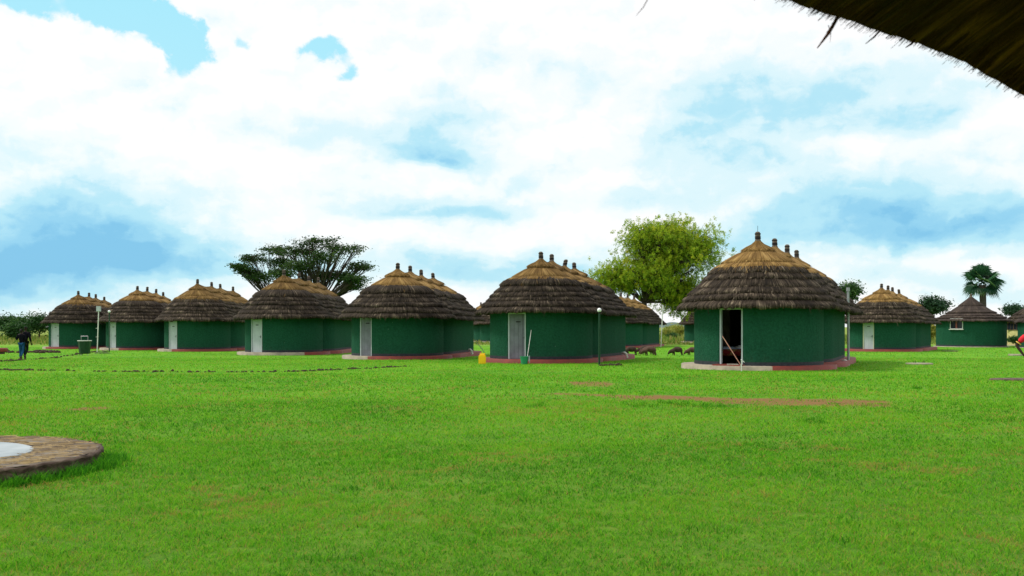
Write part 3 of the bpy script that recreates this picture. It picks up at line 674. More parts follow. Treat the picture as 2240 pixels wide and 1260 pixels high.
# ---- things at the huts
def pipe(name, pts, r, mat, label, cat, group=None, n_=10, extra=None):
    t = empty(name, tuple(pts[0]), label, cat, group); b = MB(); b.tube(pts, r, n_); b.build('pipe', mat, t, smooth=False)
    for q_, r_, h_ in (extra or []): b = MB(); b.lathe((q_.x, q_.y, q_.z), [(r_, 0), (r_, h_)], 12); b.build('collar', mat, t)
    return t
D = 43.5; a = P(1856, 797, D); a.z = hA.floor-.1; top = P(1855, 632, D)
ex = [(P(1856, 719, D), .062, .07), (P(1856, 780, D), .062, .07), (top-Vector((0, 0, .1)), .075, .16)]
pipe('vent_pipe', [a, top], .052, M['pvc'], 'grey vent pipe up the right end of the nearest hut', 'pipe', 'vent pipes at the hut ends', extra=ex)
q = a
D = 99; a = P(1445.5, 750, D); top = P(1450, 672, D); a.z = float(g(D))
ex = [(top-Vector((0, 0, .3)), .08, .5)]
pipe('vent_pipe', [a, top], .05, M['wpvc'], 'white vent pipe at the right end of the hut behind the pigs', 'pipe', 'vent pipes at the hut ends', extra=ex)
def elbow(px, py, D, s, label):
    c = P(px, py, D)
    t = empty('drain_elbow', tuple(c), label, 'pipe', 'white drain elbows low on the walls')
    b = MB(); b.tube([c+Vector((-.16*s, .1, .10)), c+Vector((-.05*s, 0, .12)), c+Vector((.03*s, -.03, .06)), c+Vector((.06*s, -.03, -.14))], .055, 10); b.build('bend', M['wpvc'], t, smooth=True)
    b = MB(); b.lathe((c.x+.06*s, c.y-.03, c.z-.16), [(.07, 0), (.07, .09)], 12); b.build('collar', M['wpvc'], t)
elbow(1368.5, 776, 52.5, 1, 'white plastic drain elbow on the right end of the hut with the lamp')
elbow(1030.5, 769, 60.0, 1, 'white plastic drain elbow at the hut corner left of the jerrycan')
elbow(1852, 795, 42.7, 1, 'white plastic drain elbow at the foot of the grey vent pipe')

# nearest hut: bed seen through the doorway
fl = hA.floor; cx, cy = hA.c[0]
bed = empty('bed', (cx-.9, cy+.2, fl), 'bed with pale pillows and a dark red blanket inside the open hut', 'bed')
for i in (-.96, .96):
    for j in (-.58, .58): b = MB(); b.box((cx-.9+i, cy+.25+j, fl+.16), (.06, .06, .32)); b.build('leg', M['wood'], bed)
b = MB(); b.box((cx-.9, cy+.25, fl+.50), (2.0, 1.3, .2)); b.build('mattress', M['cloth_blue'], bed, bevel=.04, smooth=True)
b = MB(); b.box((cx-.85, cy+.235, fl+.44), (2.04, 1.36, .26)); b.build('blanket', M['blanket'], bed, bevel=.04, smooth=True)
b = MB(); b.box((cx-.55, cy-.05, fl+.64), (.75, .55, .14), ex=(1, .15, 0), taper=.8); b.build('pillow', M['cloth_white'], bed, bevel=.05, smooth=True)
b = MB(); b.box((cx-1.25, cy-.15, fl+.62), (.65, .45, .08), taper=.85); b.build('folded_sheet', M['cloth_blue'], bed, bevel=.03, smooth=True)
# mop stick leaning across the doorway
st = empty('mop_stick', tuple(P(1621, 790, 36.4)), 'pinkish mop stick slanting across the open doorway', 'stick')
b = MB(); p1 = P(1621, 791, 36.45); p1.z = fl+.03; p2 = P(1580, 735, 36.75); b.tube([p1, p2], .014, 6); b.build('handle', M['redstick'], st)
b = MB(); b.box(p1+Vector((.0, 0, -.0)), (.07, .05, .05)); b.build('socket', M['steel'], st)
tp = empty('standpipe_tap', tuple(P(1622, 803, 36.0)), 'small white water tap on a short pipe before the doorstep', 'tap')
b = MB(); p = P(1622, 802, 36.0); b.tube([(p.x, p.y, .0), (p.x, p.y, p.z+.22)], .014, 6); b.build('pipe', M['wpvc'], tp)
b = MB(); b.sphere((p.x, p.y, p.z+.24), .026, 8); b.tube([(p.x, p.y, p.z+.20), (p.x+.07, p.y-.04, p.z+.19), (p.x+.09, p.y-.05, p.z+.15)], .012, 6); b.build('tap_head', M['wpvc'], tp)
b = MB(); c = P(1598, 790, 36.5); c.z = fl+.075
sa = empty('sandals', tuple(c), 'pale pair of sandals lying on the red doorstep', 'shoes')
b.box(c+Vector((0, 0, .0)), (.25, .09, .03), ex=(1, .2, 0)); b.build('sole', M['sole'], sa, bevel=.008)
b = MB(); b.box(c+Vector((.14, -.09, .0)), (.25, .09, .03), ex=(1, -.3, 0)); b.build('sole', M['sole'], sa, bevel=.008)
for o_ in ((.06, .0), (.2, -.1)):
    b = MB(); b.tube([c+Vector((o_[0], o_[1]-.045, .01)), c+Vector((o_[0], o_[1], .05)), c+Vector((o_[0], o_[1]+.045, .01))], .008, 5); b.build('strap', M['shoe'], sa)

# lamp posts
def lamp(px, D, ytop, label, r=.095):
    base = G(px, D, 0); zt = zpx(ytop, D); t = empty('lamp_post', tuple(base), label, 'lamp post', 'globe lamps on green posts')
    b = MB(); b.lathe(tuple(base), [(.05, -.1), (.045, .02), (.038, zt-base.z-r*1.6)], 12); b.build('post', M['postgreen'], t, smooth=False)
    b = MB(); b.lathe((base.x, base.y, zt-r*1.75), [(.04, 0), (.062, .02), (.062, .07), (.05, .09)], 12); b.build('collar', M['black'], t)
    b = MB(); b.sphere((base.x, base.y, zt-r*.3), r, 20); b.build('globe', M['globe'], t, smooth=True)
lamp(1311, 43.2, 677, 'white globe lamp on a dark green post, right of the green bucket')
lamp(239, 75, 680.5, 'white globe lamp on a thin post between the two farthest left huts', .10)
# jerrycan
def jerrycan():
    b0 = G(1055, 45.2); t = empty('jerrycan', tuple(b0), 'bright yellow plastic jerrycan standing on the grass between two huts', 'jerrycan')
    b = MB(); b.box((b0.x, b0.y, b0.z+.20), (.33, .25, .42)); o = b.build('body', M['yellowplastic'], t, bevel=.035)
    b = MB(); b.box((b0.x, b0.y, b0.z+.425), (.22, .16, .05), taper=.7); b.build('shoulder', M['yellowplastic'], t, bevel=.015)
    b = MB(); b.tube([(b0.x-.11, b0.y, b0.z+.40), (b0.x-.09, b0.y, b0.z+.48), (b0.x+.03, b0.y, b0.z+.48), (b0.x+.05, b0.y, b0.z+.42)], .018, 8); b.build('handle', M['yellowplastic'], t, smooth=True)
    b = MB(); b.lathe((b0.x+.10, b0.y, b0.z+.43), [(.035, 0), (.035, .05), (.025, .055)], 12); b.build('cap', M['yellowplastic'], t)
jerrycan()
t = empty('cable', tuple(P(1060, 772, 47)), 'thin dark cable curving down to the grass behind the jerrycan', 'cable')
b = MB(); b.tube([P(1041, 748, 50), P(1047, 754, 49.4), P(1053, 761, 48.6), P(1058, 769, 47.8), P(1061, 778, 47)], .016, 5); b.build('strand', M['black'], t)
# bucket + mop
def bucket():
    b0 = G(1147, 44.7); t = empty('bucket', tuple(b0), 'green plastic bucket with a grey cloth over its rim', 'bucket')
    n_ = 22; b = MB(); b.lathe(tuple(b0), [(.135, 0), (.145, .02), (.19, .32), (.205, .33), (.205, .355), (.188, .355), (.18, .32), (.13, .03), (.01, .03)], n_); b.build('body', M['greenplastic'], t, smooth=False)
    b = MB(); b.tube([(b0.x+.20*math.cos(a_), b0.y+.02, b0.z+.33-.10*math.sin(a_)*1.0) for a_ in np.linspace(0, math.pi, 10)], .006, 5)
    for i, p_ in enumerate(b.v): b.v[i] = (p_[0], p_[1]-.19*max(0, 1-abs(p_[0]-b0.x)/.21), p_[2])
    b.build('handle', M['steel'], t)
    b = MB(); b.box((b0.x+.215, b0.y-.02, b0.z+.26), (.07, .22, .26), taper=.75); b.box((b0.x+.23, b0.y-.03, b0.z+.12), (.05, .12, .12)); b.build('cloth', M['rag'], t, bevel=.02)
    m = empty('mop', tuple(b0+Vector((.1, 0, .2))), 'white handled mop standing in the green bucket', 'mop')
    top = P(1162, 722, 45.6); b = MB(); b.tube([b0+Vector((.10, .02, .08)), top], .013, 6); b.build('handle', M['wpvc'], m)
    b = MB()
    for k in range(10): a_ = k*.63; b.tube([b0+Vector((.10, .02, .2)), b0+Vector((.08+.04*math.cos(a_), .02+.04*math.sin(a_), .05))], .012, 4)
    b.build('mop_head', M['rag'], m)
bucket()
# bin
def litter_bin():
    D = 62; b0 = G(185, D); t = empty('litter_bin', tuple(b0), 'dark green litter bin hung in a metal stand on the grass', 'bin')
    z0 = .12; b = MB(); b.lathe((b0.x, b0.y, b0.z+z0), [(.27, 0), (.31, .03), (.39, .74), (.39, .80), (.36, .80), (.29, .06), (.01, .05)], 8, rot=.39); b.build('body', M['bingreen'], t)
    b = MB(); b.lathe((b0.x, b0.y, b0.z+z0+.78), [(.395, 0), (.42, .01), (.42, .045), (.37, .05), (.37, 0)], 20); b.build('rim', M['wpvc'], t)
    b = MB()
    for x in (-.22, .2): b.tube([(b0.x+x, b0.y+.0, b0.z-.03), (b0.x+x, b0.y+.02, b0.z+1.2)], .016, 5)
    b.tube([(b0.x-.24, b0.y+.02, b0.z+1.2), (b0.x+.2, b0.y+.02, b0.z+1.2)], .022, 5); b.build('stand', M['steel'], t)
litter_bin()
t = empty('meter_post', tuple(G(212.5, 72)), 'white post carrying a pale box, left of the small globe lamp', 'post')
b = MB(); b.tube([G(212.5, 72, -.05), P(215.8, 681, 72)], .035, 8)
for py in (718, 737): q = P(212.6, py, 72); b.box(q, (.2, .04, .03))
b.build('pole', M['wpvc'], t)
b = MB(); b.box(P(215.8, 675.5, 72), (.30, .16, .38)); b.build('box', M['white'], t, bevel=.015)

# slabs
def slab(px, py, D, w_, d_, h, mat, label, hooks=False):
    c = G(px, D); t = empty('concrete_cover', tuple(c), label, 'slab', 'low concrete covers in the lawn')
    b = MB(); n_ = 28; b.lathe((c.x, c.y, c.z-.05), [(1, 0), (1.0, h+.03), (.97, h+.05)], n_, sx=w_, sy=d_); b.build('slab', mat, t)
    if hooks:
        for s_ in (-.35, .35):
            b = MB(); q = c+Vector((s_*w_, 0, h)); b.tube([q+Vector((-.04, 0, 0)), q+Vector((-.035, 0, .09)), q+Vector((.035, 0, .09)), q+Vector((.04, 0, 0))], .012, 5); b.build('lifting_hook', M['black'], t)
slab(2011, 797, 44.6, .58, .55, .06, M['conc'], 'round concrete cover with two lifting hooks, right of the nearest hut', True)
slab(2078, 764, 77, .6, .6, .06, M['stone'], 'dark flat cover in the grass before the windowed hut')
slab(2235, 831, 30.3, .95, .55, .04, M['stone'], 'overgrown grey cover at the right edge of the lawn')
slab(2222, 775, 62, .42, .5, .10, M['conc'], 'small pale brick slab beside the hand of the man in red')
c = G(-12, 67); t = empty('round_platform', tuple(c), 'round red concrete platform at the left edge of the picture', 'platform')
b = MB(); b.lathe((c.x, c.y, c.z), [(.62, -.1), (.62, .14)], 24); b.build('foot', M['stone'], t)
b = MB(); b.lathe((c.x, c.y, c.z+.13), [(.62, 0), (.80, .04), (.82, .2), (.78, .27), (.0, .28)], 28); b.build('top', M['red'], t)

# left foreground pad
def pad():
    x, y, R = PAD; t = empty('stone_pad', (x, y, 0), 'low round stone and cement pad littered with straw in the left foreground', 'platform')
    n_ = 160; r = np.random.default_rng(5); wv = wave(n_, .035, 20, r); wv[-1] = wv[0]
    def ring(rad, z, j=0.): 
        a_ = np.linspace(0, 2*math.pi, n_); rr = rad+wv*(rad/R)+r.normal(0, j, n_); rr[-1] = rr[0]; zz = z+r.normal(0, j*.6, n_); zz[-1] = zz[0]
        return np.column_stack([x+rr*np.cos(a_), y+rr*np.sin(a_), zz])
    def strip(rings, name, mat):
        V = np.concatenate(rings); k = len(rings); idx = np.arange(k*n_).reshape(k, n_)
        Fc = np.stack([idx[:-1, :-1], idx[:-1, 1:], idx[1:, 1:], idx[1:, :-1]], -1).reshape(-1, 4); return npmesh(name, V, Fc, mat, t)
    strip([ring(R-.02, -.1), ring(R-.07, .03, .02), ring(R-.02, .07, .022), ring(R-.06, .105, .02), ring(R-.02, .14, .018), ring(R-.005, .168, .010), ring(R-.05, .178, .008)], 'edge', M['stone'])
    strip([ring(R-.05, .178, .004), ring(R-.5, .172, .008), ring(R-.75, .17, .008), ring(.9, .17, .003)], 'top', M['padtop'])
    b = MB(); b.lathe((x, y, .165), [(1.17, 0), (1.17, .02), (1.13, .032), (0.01, .036)], 60); b.build('cement_disc', M['padinner'], t)
    # straw litter
    m = 1150; a_ = r.uniform(0, 2*math.pi, m); rr = np.sqrt(r.uniform(1.15**2, (R-.10)**2, m)); th = r.normal(0, .5, m); L_ = r.uniform(.02, .14, m); wd = r.uniform(.002, .006, m)
    px, py = x+rr*np.cos(a_), y+rr*np.sin(a_); dx, dy = np.cos(th)*L_, np.sin(th)*L_; z = np.full(m, .182)+r.uniform(0, .012, m)
    V = np.stack([np.stack([px-dx, py-dy-wd, z], -1), np.stack([px+dx, py+dy-wd, z+.004], -1), np.stack([px+dx, py+dy+wd, z+.008], -1), np.stack([px-dx, py-dy+wd, z+.004], -1)], 1).reshape(-1, 3)
    o = npmesh('straw_litter', V, np.arange(4*m).reshape(-1, 4), M['straw'], var=np.repeat(r.random(m), 4)); tag(o, 'loose dry straw scattered over the round stone pad', 'straw', kind='stuff')
    for k, (u, v_) in enumerate(((20, 990), (27, 991), (33, 992), (12, 990), (22, 993))):
        pass
pad()

# soil clods along the dug lines
def wpt(px, py):
    D = 40.
    for _ in range(6): D = (CH-float(g(D)))*F/(py-HOR)
    return (px-1120)/F*D, D
def clods(name, line, n_, size, label, jit=.12):
    V, Fc = [], []; r = np.random.default_rng(len(line)+n_)
    ico_v = []; 
    import bmesh
    bm = bmesh.new(); bmesh.ops.create_icosphere(bm, subdivisions=2, radius=1); iv = np.array([v.co[:] for v in bm.verts]); ifc = np.array([[v.index for v in f.verts] for f in bm.faces]); bm.free()
    pts = [wpt(*p) for p in line]; seg = np.array(pts); t = np.linspace(0, 1, len(seg))
    cl = r.random(14)
    for i in range(n_):
        q = np.clip(cl[r.integers(14)]+r.normal(0, .035), 0, 1) if r.random() < .6 else r.random()
        x = np.interp(q, t, seg[:, 0])+r.normal(0, jit); y = np.interp(q, t, seg[:, 1])+r.normal(0, jit)
        s_ = size*r.uniform(.25, 1)**1.6
        v = iv*(1+r.normal(0, .16, (len(iv), 1)))*s_*np.array([r.uniform(.9, 1.4), r.uniform(.8, 1.3), r.uniform(.7, 1.15)])
        Fc.append(ifc+len(V)*len(iv)); V.append(v+np.array([x, y, float(groundz(x, y))+s_*.15]))
    o = npmesh(name, np.concatenate(V), np.concatenate(Fc), M['soil']); tag(o, label, 'soil', kind='stuff')
clods('soil_clods', [(0, 809), (60, 811), (250, 813), (500, 815), (640, 814), (760, 809), (850, 805), (900, 802)], 420, .06, 'long line of dark soil clods across the lawn in front of the left huts')
clods('soil_clods', [(0, 791), (60, 787), (120, 783), (160, 777), (200, 771), (236, 769)], 200, .085, 'short line of dug soil curving past the two walkers')
clods('soil_clods', [(30, 771), (60, 773), (95, 770), (125, 772)], 70, .2, 'heaps of dug soil behind the two walkers', .5)
clods('soil_clods', [(1318, 801), (1350, 799)], 45, .09, 'small heap of soil right of the globe lamp', .2)
def mound(px, D, rx, ry, h, label):
    c = G(px, D); n_, m = 36, 9; V, Fc = [], []
    for k in range(m+1):
        q = k/m
        for i in range(n_):
            a_ = 2*math.pi*i/n_; rr = q*(1+.12*math.sin(3*a_+1)+.06*math.sin(7*a_)); x, y = c.x+rx*rr*math.cos(a_), c.y+ry*rr*math.sin(a_)
            V.append((x, y, c.z-.03+h*(1-q*q)**1.2*(1+.3*(float(noise1(x, y, 2.1, 9))-.5))))
    for k in range(m):
        for i in range(n_): Fc.append((k*n_+i, (k+1)*n_+i, (k+1)*n_+(i+1) % n_, k*n_+(i+1) % n_))
    o = npmesh('soil_mound', V, Fc, M['mound'], smooth=True); tag(o, label, 'mound')
M['mound'] = pmat('grassy_soil', (.055, .09, .02), .95, (.10, .26, .02), 5, .6, 20, patch=(.4, .58))
mound(222, 68, .62, .5, .22, 'low grassy soil mound at the foot of the small globe lamp')

# ------------------------------------------------------------------ trees
def leafmesh(name, pos, size, var, mat, parent, flat=.5, droop=None, aspect=.45):
    n_ = len(pos); a = rng.normal(0, 1, (n_, 3)); a[:, 2] *= flat; a /= np.linalg.norm(a, axis=1)[:, None]+1e-9
    if droop is not None: a = a*(1-droop)+np.array([0, 0, -1.])*droop; a /= np.linalg.norm(a, axis=1)[:, None]
    b_ = np.cross(a, rng.normal(0, 1, (n_, 3))); b_ /= np.linalg.norm(b_, axis=1)[:, None]+1e-9
    s_ = (size*(.6+.8*rng.random(n_)))[:, None]; u, v = a*s_, b_*s_*aspect
    V = np.stack([pos-u, pos+v, pos+u, pos-v], 1).reshape(-1, 3)
    return npmesh(name, V, np.arange(4*n_).reshape(-1, 4), mat, parent, var=np.repeat(var, 4))
def curve(p, q, bend, k=6, wig=.0):
    p, q = np.array(p, float), np.array(q, float); m = (p+q)/2+np.array(bend); t = np.linspace(0, 1, k)[:, None]
    c = (1-t)**2*p+2*t*(1-t)*m+t*t*q
    if wig: c[1:-1] += rng.normal(0, wig, (k-2, 3))
    return c
def tree(name, label, base, fork, lobes, nl, na, lsize, lper, mat, cat='tree', group=None, trunk_r=.35, shell=(.55, 1.), lowcut=-.25, droop=0., spread=.5, flatten=.5, barkm='bark', limb_up=.8, twig=True, leafflat=.5, varb=.5, stems=1, limb=.42):
    """lobes: (dx,dy,z, rx,ry,rz) relative to the base x,y"""
    B = Vector(base); t = empty(name, tuple(B), label, cat, group); tb = MB(); f = np.array([B.x, B.y, B.z+fork])
    if stems == 1: tb.tube([B-Vector((0, 0, .2)), B+Vector((.1*trunk_r, 0, fork*.5)), Vector(f)], [trunk_r*1.25, trunk_r, trunk_r*.85], 9)
    pos, var = [], []
    for (dx, dy, z, rx, ry, rz) in lobes:
        c = np.array([B.x+dx, B.y+dy, B.z+z]); R3 = np.array([rx, ry, rz])
        def samp(k, lo, hi):
            u = rng.normal(0, 1, (k*4, 3)); u /= np.linalg.norm(u, axis=1)[:, None]; u = u[u[:, 2] > lowcut][:k]
            return c+u*R3*(rng.uniform(lo, hi, (len(u), 1)))*(1+.12*np.sin(u[:, :1]*7+u[:, 2:]*5))
        prim = samp(nl, .45, .6); att = samp(na, *shell)
        k0 = f if stems == 1 else np.array([B.x, B.y, B.z-.1])
        dP = np.linalg.norm(att[:, None]-prim[None], axis=2); own = dP.argmin(1)
        curves = []
        for p in prim:
            v = p-k0; cv = curve(k0, p, (-v[0]*.12, -v[1]*.12, -abs(v[2])*.12+np.hypot(v[0], v[1])*.10*limb_up), 7, .06*rx*.3); curves.append(cv)
            tb.tube([Vector(q) for q in cv], list(np.linspace(trunk_r*limb, trunk_r*limb*.3, 7)), 6)
        for a_, o_ in zip(att, own):
            cv = curves[o_]; s0 = cv[rng.integers(3, 7)]; v = a_-s0
            if twig:
                c2 = curve(s0, a_, (0, 0, np.linalg.norm(v)*.06), 5, .03); tb.tube([Vector(q) for q in c2], list(np.linspace(trunk_r*.11, trunk_r*.025, 5)), 4)
            k = int(lper*rng.uniform(.5, 1.4)); cvr = rng.normal(0, .16)
            if droop:
                ns = 5
                for j in range(ns):
                    s1 = a_+rng.normal(0, spread, 3)*np.array([1, 1, .5]); L_ = droop*rng.uniform(.4, 1.4); tt = rng.random(k//ns+1)[:, None]
                    sway = rng.normal(0, .25, 3)*np.array([1, 1, 0]); pp = s1+sway*tt+np.array([0, 0, -1])*L_*tt**1.3+rng.normal(0, .09, (len(tt), 3)); pos.append(pp)
                    h = (pp[:, 2]-c[2])/rz; var.append(np.clip(varb+cvr+.12*h+rng.normal(0, .15, len(pp)), 0, 1))
            else:
                pp = a_+rng.normal(0, 1, (k, 3))*np.array([spread, spread, spread*flatten])-v/np.linalg.norm(v)*rng.random((k, 1))*spread*1.6
                pos.append(pp); var.append(np.clip(varb+cvr+rng.normal(0, .15, k), 0, 1))
    tb.build('trunk', M[barkm], t)
    pos = np.concatenate(pos); var = np.concatenate(var)
    leafmesh('crown', pos, lsize, var, M[mat], t, flat=leafflat, droop=(.35 if droop else None))
    return t
# spreading acacia behind the huts: D=100
D = 100; s = D/F
def lob(cx, cy, rx, ry, bx, gz, D, dy=0., dep=.8): s = D/F; return ((cx-bx)*s, dy, CH+(HOR-cy)*s-gz, rx*s, rx*s*dep, ry*s)
gz = float(g(D))
PADS = [(690, 527, 58, 17), (640, 546, 48, 14), (752, 541, 48, 15), (782, 577, 34, 13), (716, 566, 46, 13), (664, 582, 40, 12), (786, 612, 32, 10), (628, 598, 30, 10), (742, 600, 40, 11), (700, 598, 34, 10), (765, 624, 30, 8)]
tree('acacia_tree', 'large dark spreading acacia with bare fanning branches behind the huts', G(688, D), 3.6, [lob(a_, b_, c_, d_, 688, gz, D, float(rng.uniform(-3.5, 3.5))) for a_, b_, c_, d_ in PADS], 4, 42, .115, 34, 'acacia', trunk_r=.44, limb=.27, shell=(.2, 1.05), lowcut=-.6, spread=.40, flatten=.22, leafflat=.25, limb_up=-.5, varb=.5)
PADS = [(592, 544, 44, 14), (556, 565, 34, 12), (545, 594, 32, 10), (612, 572, 32, 11), (574, 606, 30, 9), (536, 583, 18, 8)]
tree('acacia_tree', 'smaller dark acacia left of the large one, above the hut with the white door', G(622, D+6), 3.4, [lob(a_, b_, c_, d_, 622, gz, D+6, float(rng.uniform(-2.5, 2.5))) for a_, b_, c_, d_ in PADS], 3, 38, .115, 34, 'acacia', trunk_r=.32, limb=.3, shell=(.2, 1.05), lowcut=-.6, spread=.38, flatten=.22, leafflat=.25, limb_up=-.5, varb=.5)
# yellow green feathery tree
D = 116; gz = float(g(D))
tree('fever_tree', 'big yellow green feathery tree with drooping twigs between the two nearest huts', G(1408, D), 4.8,
     [lob(1465, 565, 104, 84, 1408, gz, D), lob(1420, 522, 62, 44, 1408, gz, D, -1), lob(1350, 607, 52, 44, 1408, gz, D, .5), lob(1478, 632, 66, 44, 1408, gz, D, 1.5), lob(1515, 545, 58, 54, 1408, gz, D, -1.), lob(1462, 515, 70, 38, 1408, gz, D, 1), lob(1500, 650, 44, 40, 1408, gz, D, 1.), lob(1420, 600, 60, 46, 1408, gz, D, -2.)],
     6, 200, .078, 165, 'willow', trunk_r=.44, limb=.24, shell=(.08, 1.1), lowcut=-.9, droop=.42, spread=.78, varb=.52, barkm='bark')
# other trees
def small(name, px, D, cy, rx, ry, label, mat='bushleaf', na=60, lper=70, ls=.12, **k):
    gz = float(g(D)); s = D/F; cz = CH+(HOR-cy)*s-gz
    return tree(name, label, G(px, D), max(.6, cz-ry*s*.9), [lob(px, cy, rx, ry, px, gz, D)], 8, na, ls, lper, mat, trunk_r=k.pop('tr', .2), shell=(.35, 1.), lowcut=-.7, spread=k.pop('spread', .4), flatten=.7, **k)
small('leafy_tree', 1858, 130, 640, 28, 26, 'green tree top just right of the nearest hut roof', ls=.16, varb=.6)
small('leafy_tree', 2040, 150, 669, 34, 20, 'dark round tree between the two right hand huts', 'fardark', ls=.2, spread=.5)
small('leafy_tree', 2216, 190, 678, 24, 10, 'small flat topped tree right of the palm', 'fardark', na=40, ls=.2, spread=.6)
for px, cy, rx, ry, lb, D in ((18, 706, 26, 18, 'leftmost ragged bush on the far lawn edge', 150), (55, 712, 26, 20, 'middle dark bush behind the two walkers', 145), (86, 708, 24, 24, 'tallest bush beside the farthest left hut', 140), (-8, 712, 12, 14, 'bluish bush cut by the left picture edge', 190), (36, 722, 24, 14, 'low bush in front of the ragged bushes on the left', 138)):
    small('bush', px, D, cy, rx, ry, lb, 'bushleaf', na=60, lper=60, ls=.17, cat='bush', group='bushes beyond the left hut', spread=.5, tr=.12)
small('bush', 1472, 150, 738, 12, 9, 'round green bush in the gap behind the pigs', 'bushleaf', na=40, lper=60, ls=.12, cat='bush', spread=.3, tr=.06, varb=.6)
for px, cy, rx, ry, D, lb in ((1460, 731, 14, 10, 175, 'yellowish shrub left in the gap behind the pigs'), (1484, 724, 16, 12, 185, 'yellowish shrub right in the gap behind the pigs'), (1470, 722, 18, 8, 215, 'farthest yellowish shrub in the gap behind the pigs')):
    small('shrub', px, D, cy, rx, ry, lb, 'scrub', na=50, lper=60, ls=.16, cat='bush', group='yellow shrubs in the gap', spread=.5, tr=.06)
small('bush', 2222, 104, 744, 20, 7, 'low clipped green bush under the yellow hut window', 'bushleaf', na=50, lper=60, ls=.08, cat='bush', spread=.2, tr=.04, varb=.55)
small('shrub', 2036, 130, 722, 14, 18, 'pale dry shrub between the two right hand huts', 'scrub', na=50, lper=60, ls=.14, cat='bush', spread=.4, tr=.06, varb=.6)

def palm():
    D = 128; c = P(2149, 618, D); base = G(2151, D); t = empty('fan_palm', tuple(base), 'tall fan palm rising behind the round windowed hut', 'palm tree')
    b = MB(); b.tube([base-Vector((0, 0, .2)), Vector((base.x, base.y, (base.z+c.z)/2)), c-Vector((0, 0, .3))], [.48, .38, .42], 12); b.build('trunk', M['palmbark'], t)
    r = np.random.default_rng(3); V, Fc, var = [], [], []; pet = MB()
    for k in range(34):
        az_ = k*2.4+r.normal(0, .2); e_ = r.uniform(-.7, 1.35); L_ = r.uniform(.9, 1.35)
        d0 = np.array([math.cos(az_)*math.cos(e_), math.sin(az_)*math.cos(e_), math.sin(e_)])
        hub = np.array(c)+d0*L_; pet.tube([c, Vector(hub)], [.05, .03], 5)
        side = np.cross(d0, [0, 0, 1.]); side /= np.linalg.norm(side)+1e-9; up = np.cross(side, d0)
        side2 = side*math.cos(.5)+up*math.sin(.5)*r.choice([-1, 1]); vv = np.clip(r.normal(.45 if e_ > -.2 else .2, .22), 0, 1)
        nr = 22; 
        for i in range(nr):
            a_ = -1.75+3.5*i/(nr-1); dr = d0*math.cos(a_)+side2*math.sin(a_); ln = r.uniform(1.45, 1.8)*(1-.12*abs(a_))
            da = 3.5/(nr-1)/2*1.05; l1 = d0*math.cos(a_-da)+side2*math.sin(a_-da); l2 = d0*math.cos(a_+da)+side2*math.sin(a_+da); nn = np.cross(d0, side2)*.03*(-1)**i
            tip = hub+dr*ln+np.array([0, 0, -1])*.22*ln
            s_ = len(V); V += [hub, hub+l1*ln*.62+nn, tip, hub+l2*ln*.62-nn]; Fc.append((s_, s_+1, s_+2, s_+3)); var += [np.clip(vv+r.normal(0, .05), 0, 1)]*4
    npmesh('fronds', V, Fc, M['palmleaf'], t, var=var); pet.build('leaf_stalks', M['palmleaf'], t)
palm()
# distant hill
V, Fc = [], []; nh = 60; D = 2600
for i in range(nh+1):
    px = 1380+220*i/nh; h = 6+9*math.exp(-((px-1468)/22)**2)+4*math.exp(-((px-1500)/30)**2)
    for j, (dd, hh) in enumerate(((-250, 0), (-60, .8), (0, 1), (300, 0))): V.append(((px-1120)/F*D, D+dd, h*hh*D/F*.75-.6))
for i in range(nh):
    for j in range(3): a_ = i*4+j; Fc.append((a_, a_+4, a_+5, a_+1))
o = npmesh('hills', V, Fc, M['hill'], smooth=True); o['kind'] = 'structure'; o['label'] = 'low blue hill on the horizon'

